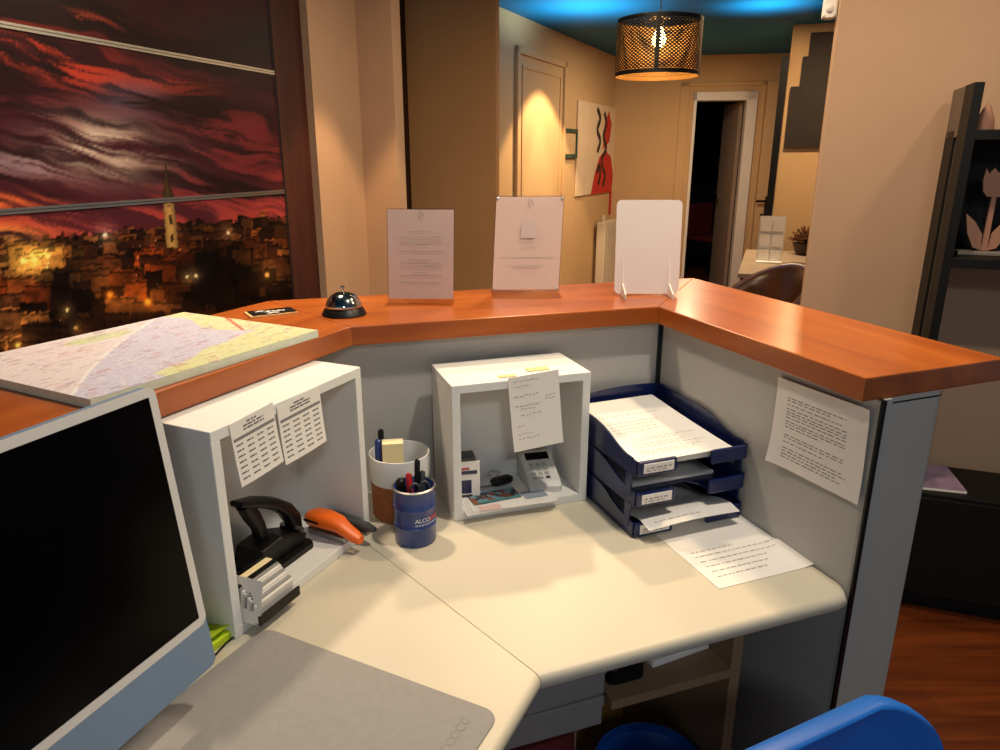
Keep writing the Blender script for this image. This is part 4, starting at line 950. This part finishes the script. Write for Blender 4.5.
for (a, b, lab) in ((za+.004, z1p, 'top mural panel of dark cloudy sky on the left wall'), (zb+.004, za-.004, 'middle mural panel of red sunset clouds with pale glow'), (z0p, zb-.004, 'lower mural panel of a night town with bell tower')):
    hh = b-a; nz = int(hh/.0055); ns = int(S0/.0055)
    t = thing('mural_panel', lab, 'mural panel', Mp @ Matrix.Translation((0, 0, a)), 'printed mural panels')
    V = np.zeros((ns+1, nz+1, 3)); V[..., 0] = np.linspace(-S0, -.002, ns+1)[:, None]; V[..., 2] = np.linspace(0, hh, nz+1)[None]; V[..., 1] = -.006
    me = bpy.data.meshes.new('print'); idx = np.arange((ns+1)*(nz+1)).reshape(ns+1, nz+1)
    fc = np.stack([idx[:-1, :-1], idx[1:, :-1], idx[1:, 1:], idx[:-1, 1:]], -1).reshape(-1, 4)
    me.from_pydata(V.reshape(-1, 3).tolist(), [], fc.tolist()); me.materials.append(M_poster)
    o = bpy.data.objects.new('print', me); C.objects.link(o); o.parent = t
    W3 = np.array(Mp)[:3, :3]; pts = V.reshape(-1, 3) + np.array([0, 0, a]); pts = pts @ W3.T + np.array(Mp)[:3, 3]
    # picture coordinates of the print, scaled to the panel size
    x, y, z = pts[:, 0], pts[:, 1], pts[:, 2]-CAMZ; fwd_ = y*cp-z*sp; upp = y*sp+z*cp
    ix = np.clip((500+F*x/fwd_-X0).round().astype(int), 0, IL.shape[1]-1); iy = np.clip((375-F*upp/fwd_-Y0).round().astype(int), 0, IL.shape[0]-1)
    set_cols(o, np.clip(IL[iy, ix]*POSTER_GAIN, 0, .95))
    mb = MB(); mb.box((-S0, -.0055, 0), (-.002, 0, hh)); mb.build('backing_board', M_black, t)
    mb = MB(); mb.box((-S0, -.011, -.003), (-.002, -.004, .004)); mb.box((-S0, -.011, hh-.004), (-.002, -.004, hh+.0032)); mb.box((-.004, -.010, 0), (0, -.004, hh)); mb.build('edge_rail', M_steel, t)
# ================================================================== HALL THINGS
def hallpt(px, py, off=0): p = onwall(px, py, h0, dH); return (Vector((p.x, p.y, 0))-h0).dot(dH), p.z
MHl = rz(h0, ang(dH))
# small framed picture
(a, zt), (b, zb_) = hallpt(562, 128), hallpt(575, 158)
t = thing('picture_frame', 'small green framed picture on the hall wall beside the canvas', 'picture', MHl @ Matrix.Translation((a, -.003, zb_)))
W_, Hh = b-a, zt-zb_
mb = MB(); f_ = .035
mb.box((0, -.02, 0), (W_, 0, f_)); mb.box((0, -.02, Hh-f_), (W_, 0, Hh)); mb.box((0, -.02, f_), (f_, 0, Hh-f_)); mb.box((W_-f_, -.02, f_), (W_, 0, Hh-f_)); mb.build('frame', M_green, t)
mb = MB(); mb.box((f_, -.01, f_), (W_-f_, -.002, Hh-f_)); mb.build('picture', mat('tan print', (206, 176, 128), .6, var=.12, scale=14), t)
# canvas
(a, zt), (b, zb_) = hallpt(577, 100), hallpt(614, 191)
W_, Hh = b-a, zt-zb_
t = thing('canvas_painting', 'large pale canvas with a red and black abstract figure', 'painting', MHl @ Matrix.Translation((a, -.003, zb_)))
mb = MB(); mb.box((0, -.014, 0), (W_, 0, Hh), bev=.003); mb.build('canvas', mat('pale canvas', (222, 200, 168), .8, var=.05, scale=5), t)
mb = MB(); mb.face([(W_*x_, -.016, Hh*y_) for x_, y_ in ((.34, .0), (.88, .0), (.9, .2), (.82, .42), (.66, .5), (.52, .42), (.4, .2))]); mb.face([(W_*x_, -.016, Hh*y_) for x_, y_ in ((.60, .5), (.76, .6), (.8, .8), (.72, .95), (.62, .8))]); mb.build('red_shape', M_red, t)
mb = MB()
for pts in ([(.42, .95), (.5, .85), (.44, .72), (.52, .6), (.46, .48)], [(.60, .92), (.66, .8), (.6, .66), (.68, .52), (.58, .4), (.6, .3)], [(.46, .24), (.52, .32), (.55, .2), (.5, .1)], [(.6, .3), (.68, .2), (.62, .08)]):
    mb = MB(); ribbon(mb, smooth_path([(W_*x_, Hh*y_) for x_, y_ in pts]), .055, .018)
    mb.bm.transform(Matrix(((1,0,0,0),(0,0,-1,0),(0,1,0,0),(0,0,0,1)))); mb.build('black_stroke', M_black, t)
# red sign
(a, zt), (b, zb_) = hallpt(609.5, 187), hallpt(614.5, 213)
t = thing('wall_sign', 'small red rectangular safety sign under the canvas', 'sign', MHl @ Matrix.Translation((a, -.003, zb_)))
W_, Hh = b-a, zt-zb_
mb = MB(); mb.box((0, -.008, 0), (W_, 0, Hh)); mb.build('plate', M_red, t)
mb = MB(); mb.box((W_*.25, -.0095, Hh*.3), (W_*.75, -.008, Hh*.9)); mb.build('symbol', M_wall, t)
# radiator
(a, zt) = hallpt(593, 222); (b, _) = hallpt(606, 222)
t = thing('radiator', 'white column radiator standing against the hall wall', 'radiator', MHl @ Matrix.Translation((a, -.02, 0)))
n = 6
for k in range(n):
    mb = MB(); x_ = (b-a)*k/n; mb.box((x_, -.12, .10), (x_+(b-a)/n*.8, -.02, zt), bev=.012); mb.build('column', mat('cream enamel', (206, 196, 176), .4, var=.02), t)
mb = MB(); mb.tube([(0, -.07, .14), (b-a, -.07, .14)], .015); mb.tube([(0.02, -.07, 0), (0.02, -.07, .14)], .012); mb.build('pipe', MATS['cream enamel'], t)
mb = MB(); mb.lathe([(.02, 0), (.025, .03), (.02, .07)], 14, c=(.06, -.07, zt)); mb.build('valve', MATS['cream enamel'], t)
# pendant lamp
Lc = Vector((.757, 3.7, 0)); zb_, zt = 1.815, 2.065; Rl = .2
pl = thing('pendant_lamp', 'drum pendant lamp with black perforated shade and gold inside', 'lamp', (Lc.x, Lc.y, zb_))
def lattice(R_, inset, nc, nr, z0, z1):
    mb = MB(); V = {}
    def vert(a, b):
        a %= 2*nc
        if (a, b) not in V:
            t_ = PI*a/nc; V[(a, b)] = mb.bm.verts.new((R_*math.cos(t_), R_*math.sin(t_), z0+(z1-z0)*b/(2*nr)))
        return V[(a, b)]
    fs = []
    for b in range(1, 2*nr):
        for a in range(2*nc):
            if (a+b) % 2 == 0: fs.append(mb.bm.faces.new((vert(a-1, b), vert(a, b-1), vert(a+1, b), vert(a, b+1))))
    mb.bm.normal_update()
    r = bmesh.ops.inset_individual(mb.bm, faces=fs, thickness=inset)
    bmesh.ops.delete(mb.bm, geom=fs, context='FACES'); return mb
mb = lattice(Rl, 0.0040, 60, 15, .014, zt-zb_-.014)
for z0_, z1_ in ((0, .018), (zt-zb_-.018, zt-zb_)): mb.rings([[(Rl*math.cos(2*PI*k/60), Rl*math.sin(2*PI*k/60), z) for k in range(60)] for z in (z0_, z1_)], caps=False)
a_ = math.radians(-103)
mb.rings([[((Rl+.001)*math.cos(a_+k*.025), (Rl+.001)*math.sin(a_+k*.025), z) for k in range(-2, 3)] for z in (0, zt-zb_)], closed=False)
sh_ = mb.build('lamp_shade', M_blackm, pl, recalc=False)
mb = lattice(Rl-.003, 0.0040, 60, 15, .014, zt-zb_-.014)
for z0_, z1_ in ((0, .018), (zt-zb_-.018, zt-zb_)): mb.rings([[((Rl-.003)*math.cos(2*PI*k/60), (Rl-.003)*math.sin(2*PI*k/60), z) for k in range(60)] for z in (z0_, z1_)], caps=False)
mb.build('inner_lining', mat('pale gold lining', (222, 176, 104), .5, metal=.3, var=.05), sh_, recalc=False)
mb = MB(); mb.lathe([(.004, .262), (.012, .27), (.05, .258), (.05, .254), (.004, .252)], 24); 
for k in range(3): mb.tube([(0, 0, .256), (Rl*math.cos(k*2.1), Rl*math.sin(k*2.1), .248)], .002, 6)
mb.build('spider', M_steel, pl, smooth=40)
mb = MB(); mb.lathe([(.018, .25), (.02, .22), (.018, .215)], 20); mb.build('socket', M_steel, pl, smooth=40)
mb = MB(); mb.lathe([(.014, .215), (.02, .20), (.031, .175), (.033, .16), (.028, .14), (.015, .128), (.003, .125)], 24); mb.build('bulb', M_bulb, pl, smooth=60)
mb = MB(); mb.tube([(0, 0, .27), (0, 0, H-zb_)], .003, 8); mb.build('cord', M_black, pl)
# ceiling details
pp = at(811, -3, H-.03)
t = tag(MB().box((-.06, -.05, 0), (.06, .05, .0298), bev=.006).build('ceiling_fitting', M_white, M=rz((pp.x, pp.y, H-.03), ang(u))), 'small white square fitting on the blue ceiling', 'ceiling fitting')
q = onwall(836, 7, N0-w*.0+u*(-.03), w)
q = onwall(838, 8, N0+w*.15, u)
t = thing('motion_sensor', 'small white motion sensor high by the near right wall', 'sensor', fr((N0.x+w.x*.055-u.x*.0235, N0.y+w.y*.055-u.y*.0235, onwall(836, 8, N0+w*.055, u).z-.03), u, Z=(0, 0, 1)))
mb = MB(); mb.prism(rrect(.045, .05, .012), 0, .06, bev=.008, bottom=True); mb.build('body', M_white, t)
mb = MB(); mb.lathe([(.012, 0), (.010, .008), (.002, .011)], 16); mb.bm.transform(fr((0, -.025, .025), (1, 0, 0), Z=(0, -1, 0))); mb.build('lens', M_lgrey, t)
# dark stepped boards on the side wall
MS = rz(R0, ang(u))
def sidept(px, py): p = onwall(px, py, R0, u); return (Vector((p.x, p.y, 0))-R0).dot(u), p.z
sb = thing('wall_boards', 'dark brown stepped boards mounted on the wall in the niche', 'wall boards', MS)
for (x0_, y0_, y1_, xb, d_) in ((809, 33, 58, 868, .02), (801, 57, 88, 862, .028), (789, 87, 152, 850, .036)):
    a, zt_ = sidept(x0_, y0_); b, zb2 = sidept(xb, y1_); a2, zl = sidept(x0_-2, y1_)
    mb = MB(); mb.box((a+.015, -d_, zl+(.03 if d_ > .03 else -.0)), (a+.75, -.002, zt_), bev=.003); mb.build('board', M_panel, sb)
# black bar on the wall edge
zt_ = onwall(788, 57, R0, u).z; zb2 = onwall(767, 220, R0, u).z
t = tag(MB().box((-.062, -.012, zb2), (-.006, .05, zt_), bev=.003).build('wall_bar', M_black, M=MS), 'tall narrow black bar on the wall edge beside the far door', 'wall bar')
# table, leaflet stand, flowers, armchair
tb0 = Vector((1.594, 4.75, 0))
tb = thing('side_table', 'low dark sided table with grey top by the niche wall', 'table', rz(tb0, ang(u)))
mb = MB(); mb.box((0, 0, .67), (1.0, 1.4, .70), bev=.003); mb.build('table_top', M_gbrown, tb)
mb = MB(); mb.box((.02, .02, 0), (.05, 1.38, .67)); mb.build('side_panel', M_black, tb)
mb = MB(); mb.box((.05, .02, 0), (.98, .045, .67)); mb.build('front_panel', mat('brown panel', (120, 84, 58), .6, var=.05), tb)
q = at(757, 262, .7); 
ls = thing('leaflet_stand', 'pale leaflet stand with pockets standing on the side table', 'leaflet stand', rz((q.x-.01, q.y, .7008), ang(u)))
mb = MB(); mb.box((0, .06, .012), (.18, .068, .34), M=Matrix.Rotation(math.radians(-8), 4, 'X')); mb.box((0, -.04, 0), (.18, .07, .006)); mb.build('back_plate', M_white, ls)
for k in range(3):
    for j in range(2):
        mb = MB(); mb.box((.01+.084*j, .05, .01+.11*k), (.01+.076+.084*j, .056, .095+.11*k), M=Matrix.Rotation(math.radians(-8), 4, 'X')); mb.build('leaflet', M_paper, ls)
q = at(806, 255, .7)
fb = thing('flower_basket', 'basket of dried brown flowers on the side table', 'dried flowers', (q.x+.02, q.y+.02, .7005))
mb = MB(); mb.lathe([(.09, 0), (.12, .08), (.125, .09), (.115, .09), (.085, .01)], 30); mb.build('basket', M_dwood, fb, smooth=40)
mb = MB()
for k in range(170):
    a_ = random.uniform(0, 2*PI); r_ = random.uniform(.02, .1); e_ = random.uniform(.2, 1.4)
    p0_ = Vector((.05*math.cos(a_)*random.random(), .05*math.sin(a_)*random.random(), .08)); p1_ = p0_+Vector((math.cos(a_)*math.cos(e_), math.sin(a_)*math.cos(e_), math.sin(e_)))*random.uniform(.08, .15)
    mb.tube([p0_, (p0_+p1_)/2+Vector((0, 0, .01)), p1_], .004, 5, rs=[.002, .003, .006])
fl_ = mb.build('dried_stems', M_stick, fb); fl_['kind'] = 'stuff'
ac = thing('armchair', 'glossy brown leather tub armchair beyond the counter', 'armchair', rz((1.58, 4.18, 0), math.radians(-70)))
mb = MB(); mb.loft([((-.0, 0, .12), (.26, 0, 0), (0, .26, 0)), ((0, 0, .2), (.29, 0, 0), (0, .29, 0)), ((0, 0, .40), (.29, 0, 0), (0, .29, 0)), ((0, 0, .45), (.25, 0, 0), (0, .25, 0))], 32, 3.5); mb.build('seat', M_leath, ac, smooth=60)
mb = MB(); pth = []
for k in range(15):
    a_ = math.radians(-15+210*k/14); pth.append((.27*math.cos(a_), .25*math.sin(a_), .58+.13*math.sin(max(0, min(PI, a_)))))
rings = []
for i, p in enumerate(pth):
    p = Vector(p); o_ = Vector((p.x, p.y, 0)).normalized()
    e_ = .6 if i in (0, 14) else 1
    rings.append((p-Vector((0, 0, .10)), o_*.065*e_, Vector((0, 0, 1))*(.19+.04*math.sin(PI*i/14))*e_))
mb.loft(rings, 20, 3); mb.build('backrest', M_leath, ac, smooth=60)
for sx, sy in ((1,1),(-1,1),(1,-1),(-1,-1)):
    mb = MB(); mb.lathe([(.016, 0), (.024, .13)], 12, c=(sx*.2, sy*.2, 0)); mb.build('leg', M_dwood, ac)
# red chair in the dark room
q = rz(f0, ang(dF)) @ Vector(((sF[0]+sF[1])/2+.15, 1.4, 0))
rc_ = thing('red_chair', 'red chair standing in the dark room beyond the far door', 'chair', rz(q, .5))
mb = MB(); mb.box((-.22, -.22, .43), (.22, .22, .48), bev=.02); mb.build('seat', M_cloth_r, rc_)
mb = MB(); mb.box((-.21, .19, .48), (.21, .23, .88), bev=.02); mb.build('backrest', M_cloth_r, rc_)
for sx, sy in ((1,1),(-1,1),(1,-1),(-1,-1)):
    mb = MB(); mb.tube([(sx*.19, sy*.19, 0), (sx*.18, sy*.18, .43)], .012); mb.build('leg', M_black, rc_)
# ================================================================== RIGHT BOOKCASE
G0 = Vector((1.301, 2.071, 0)); MG = rz(G0, ang(u)); DP = .265
bk = thing('bookcase', 'tall black open bookcase with low cabinet at right wall', 'bookcase', MG)
zt_ = 1.637
for a, b in ((0, .105), (DP-.115, DP)):
    mb = MB(); mb.box((-.012, a, .42), (.012, b, zt_-.12 if a > 0 else zt_)); mb.build('upright', M_blackm, bk)
mb = MB(); mb.box((-.012, .105, zt_-.14), (.012, DP, zt_), bev=.002); mb.build('top_rail', mat('grey brown lacquer', (82, 70, 62), .5, var=.05), bk)
mb = MB(); mb.box((-.004, .105, .425), (.004, DP-.115, zt_-.14)); mb.build('side_infill', mat('grey side board', (128, 116, 104), .5, var=.04), bk)
for z_ in (1.515, 1.163):
    mb = MB(); mb.box((.012, .0, z_-.028), (1.1, DP-.02, z_), bev=.002); mb.build('shelf', M_blackm, bk)
mb = MB(); mb.box((.012, DP-.02, 1.135), (1.1, DP-.005, 1.515)); mb.build('back_board', M_blackm, bk)
mb = MB(); mb.box((-.12, .0, .06), (1.1, DP-.005, .4195), bev=.003); mb.box((-.10, .03, 0), (1.08, DP-.01, .06)); mb.build('cabinet', M_blackm, bk)
for k in range(2):
    mb = MB(); mb.box((-.116+.61*k, -.016, .07), (-.116+.605+.61*k, -.001, .41), bev=.002); mb.build('cabinet_door', M_blackm, bk)
mb = MB(); mb.box((1.102, 0, 0), (1.126, DP, zt_)); mb.build('upright', M_blackm, bk)
# tulip
def tulip(x, y, s, label):
    t = thing('tulip_cutout', label, 'ornament', MG @ Matrix.Translation((x, y, 1.1635)))
    def ex_(poly, nm): 
        mb = MB(); mb.prism([(a*s, b*s) for a, b in poly], -.006, .006, M=fr((0, 0, 0), (1, 0, 0), (0, 0, 1)), bev=.001, seg=1, bottom=True); mb.build(nm, M_tul, t)
    ex_([(-.018, .165), (.018, .165), (.03, .18), (.035, .21), (.032, .245), (.022, .225), (.012, .248), (0, .228), (-.012, .248), (-.022, .225), (-.032, .245), (-.035, .21), (-.03, .18)], 'flower')
    ex_([(-.008, .012), (.008, .012), (.006, .166), (-.006, .166)], 'stem')
    ex_([(-.008, .012), (-.012, .06), (-.035, .095), (-.062, .118), (-.05, .06), (-.03, .02)], 'leaf')
    ex_([(.008, .012), (.03, .02), (.05, .06), (.062, .118), (.035, .095), (.012, .06)], 'leaf')
    mb = MB(); mb.box((-.07*s, -.03, 0), (.07*s, .03, .011), bev=.002); mb.build('stand', mat('grey slate', (112, 104, 98), .6, var=.06), t)
pt_ = onwall(992, 250, G0+w*.11, u); sx_ = (Vector((pt_.x, pt_.y, 0))-G0).dot(u)
ph_ = onwall(992, 167, G0+w*.11, u).z-1.1635
tulip(sx_-.022, .11, ph_/.248, 'pinkish brown tulip cutout standing on the lower shelf')
q = onwall(979, 128, G0+w*.1, u); a = (Vector((q.x, q.y, 0))-G0).dot(u)
t = tag(MB().lathe([(.026, 0), (.022, .03), (.01, .06), (.002, .075)], 24).build('cone_ornament', M_tul, M=MG @ Matrix.Translation((a+.012, .1, 1.5155)), smooth=50), 'brown cone ornament on the upper shelf of bookcase', 'ornament')
t = thing('red_box', 'small red box on the upper shelf of bookcase', 'box', MG @ Matrix.Translation((a+.092, .08, 1.5155)))
mb = MB(); mb.box((-.02, -.02, 0), (.02, .02, .055), bev=.002); mb.build('carton', mat('brick red card', (150, 60, 40), .6, var=.05), t)
mb = MB(); mb.box((-.021, -.021, .055), (.021, .021, .066), bev=.002); mb.build('lid', MATS['brick red card'], t)
q = at(925, 476, .42)
mz = Vector((q.x, q.y, 0))-G0
t = thing('magazine', 'purple covered magazine lying on the low black cabinet', 'magazine', MG @ Matrix.Translation((max(.098, mz.dot(u)), .13, .4205)) @ Matrix.Rotation(.1, 4, 'Z'))
mb = MB(); mb.box((-.07, -.1, 0), (.07, .1, .008)); mb.build('pages', M_paper, t)
mb = MB(); mb.box((-.07, -.1, .008), (.07, .1, .009)); mb.build('cover', mat('purple print', (130, 112, 140), .35, var=.3, scale=18), t)
# ================================================================== LIGHTS
def area(name, p, size, energy, c, aim=(0, 0, -1), spread=180, shape='DISK'):
    l = bpy.data.lights.new(name, 'AREA'); l.shape = shape; l.size = size; l.energy = energy; l.color = c; l.spread = math.radians(spread)
    o = bpy.data.objects.new(name, l); C.objects.link(o); o.location = p; o.rotation_euler = Vector(aim).to_track_quat('-Z', 'Y').to_euler(); return o
def spot(name, p, energy, c, aim=(0, 0, -1), deg=90, blend=.5, r=.03):
    l = bpy.data.lights.new(name, 'SPOT'); l.energy = energy; l.color = c; l.spot_size = math.radians(deg); l.spot_blend = blend; l.shadow_soft_size = r
    o = bpy.data.objects.new(name, l); C.objects.link(o); o.location = p; o.rotation_euler = Vector(aim).to_track_quat('-Z', 'Y').to_euler(); return o
WARM = (1, .74, .45); NEUT = (1, .89, .73); HOT = (1, .64, .32)
area('downlight_near', (.45, 1.0, H-.01), .10, 16.5, NEUT)
area('added_fill_behind', (.35, -1.3, H-.03), .35, 17, (.94, .97, 1), aim=(0, .62, -.78))  # added fill behind the viewer, brightens faces turned towards the camera
area('downlight_counter', (.25, 2.75, H-.01), .12, 26, WARM)
area('downlight_left', (-.65, 1.75, H-.01), .12, 11, (1, .8, .58), spread=110)
pc_ = A2+u*.45-wP*.42
area('downlight_bookcase', (1.5, 1.45, H-.01), .10, 6, WARM)
spot('downlight_column', (pc_.x, pc_.y, H-.02), 85, HOT, deg=62, blend=.3)
ph = h0+dH*.80+Vector((dH.y, -dH.x, 0))*.48
spot('downlight_hall', (ph.x, ph.y, H-.02), 150, HOT, deg=90, blend=.22)
spot('downlight_hall_core', (ph.x-.2, ph.y+.1, H-.02), 60, (1, .78, .5), deg=42, blend=.5)
area('downlight_far', (1.7, 6.4, H-.01), .12, 26, (1, .72, .46))
area('downlight_niche', (2.25, 5.2, H-.01), .10, 30, HOT)
area('downlight_right', (.75, 1.75, H-.01), .12, 12, WARM, spread=150)
area('added_uplight_left', (.60, 5.45, 2.02), .5, 9, (.72, .95, 1), aim=(0, 0, 1), spread=130)  # added light without a lamp body, makes the blue ceiling patch
area('added_uplight_right', (1.85, 5.4, 2.08), .25, 3.4, (.72, .95, 1), aim=(0, 0, 1), spread=110)  # second added bodiless light, for the smaller ceiling patch
lp = bpy.data.lights.new('pendant_light', 'POINT'); lp.energy = 5; lp.color = (1, .72, .38); lp.shadow_soft_size = .03
lo = bpy.data.objects.new('pendant_light', lp); C.objects.link(lo); lo.location = (Lc.x, Lc.y, 1.815+.19)
W = bpy.data.worlds.new('world'); bpy.context.scene.world = W; W.use_nodes = True
W.node_tree.nodes['Background'].inputs[0].default_value = (.84, .9, 1, 1); W.node_tree.nodes['Background'].inputs[1].default_value = .24
sc = bpy.context.scene
sc.view_settings.view_transform = 'Standard'; sc.view_settings.look = 'None'; sc.view_settings.gamma = 1; sc.view_settings.use_curve_mapping = False
sc.view_settings.exposure = 0
sc.cycles.use_denoising = True
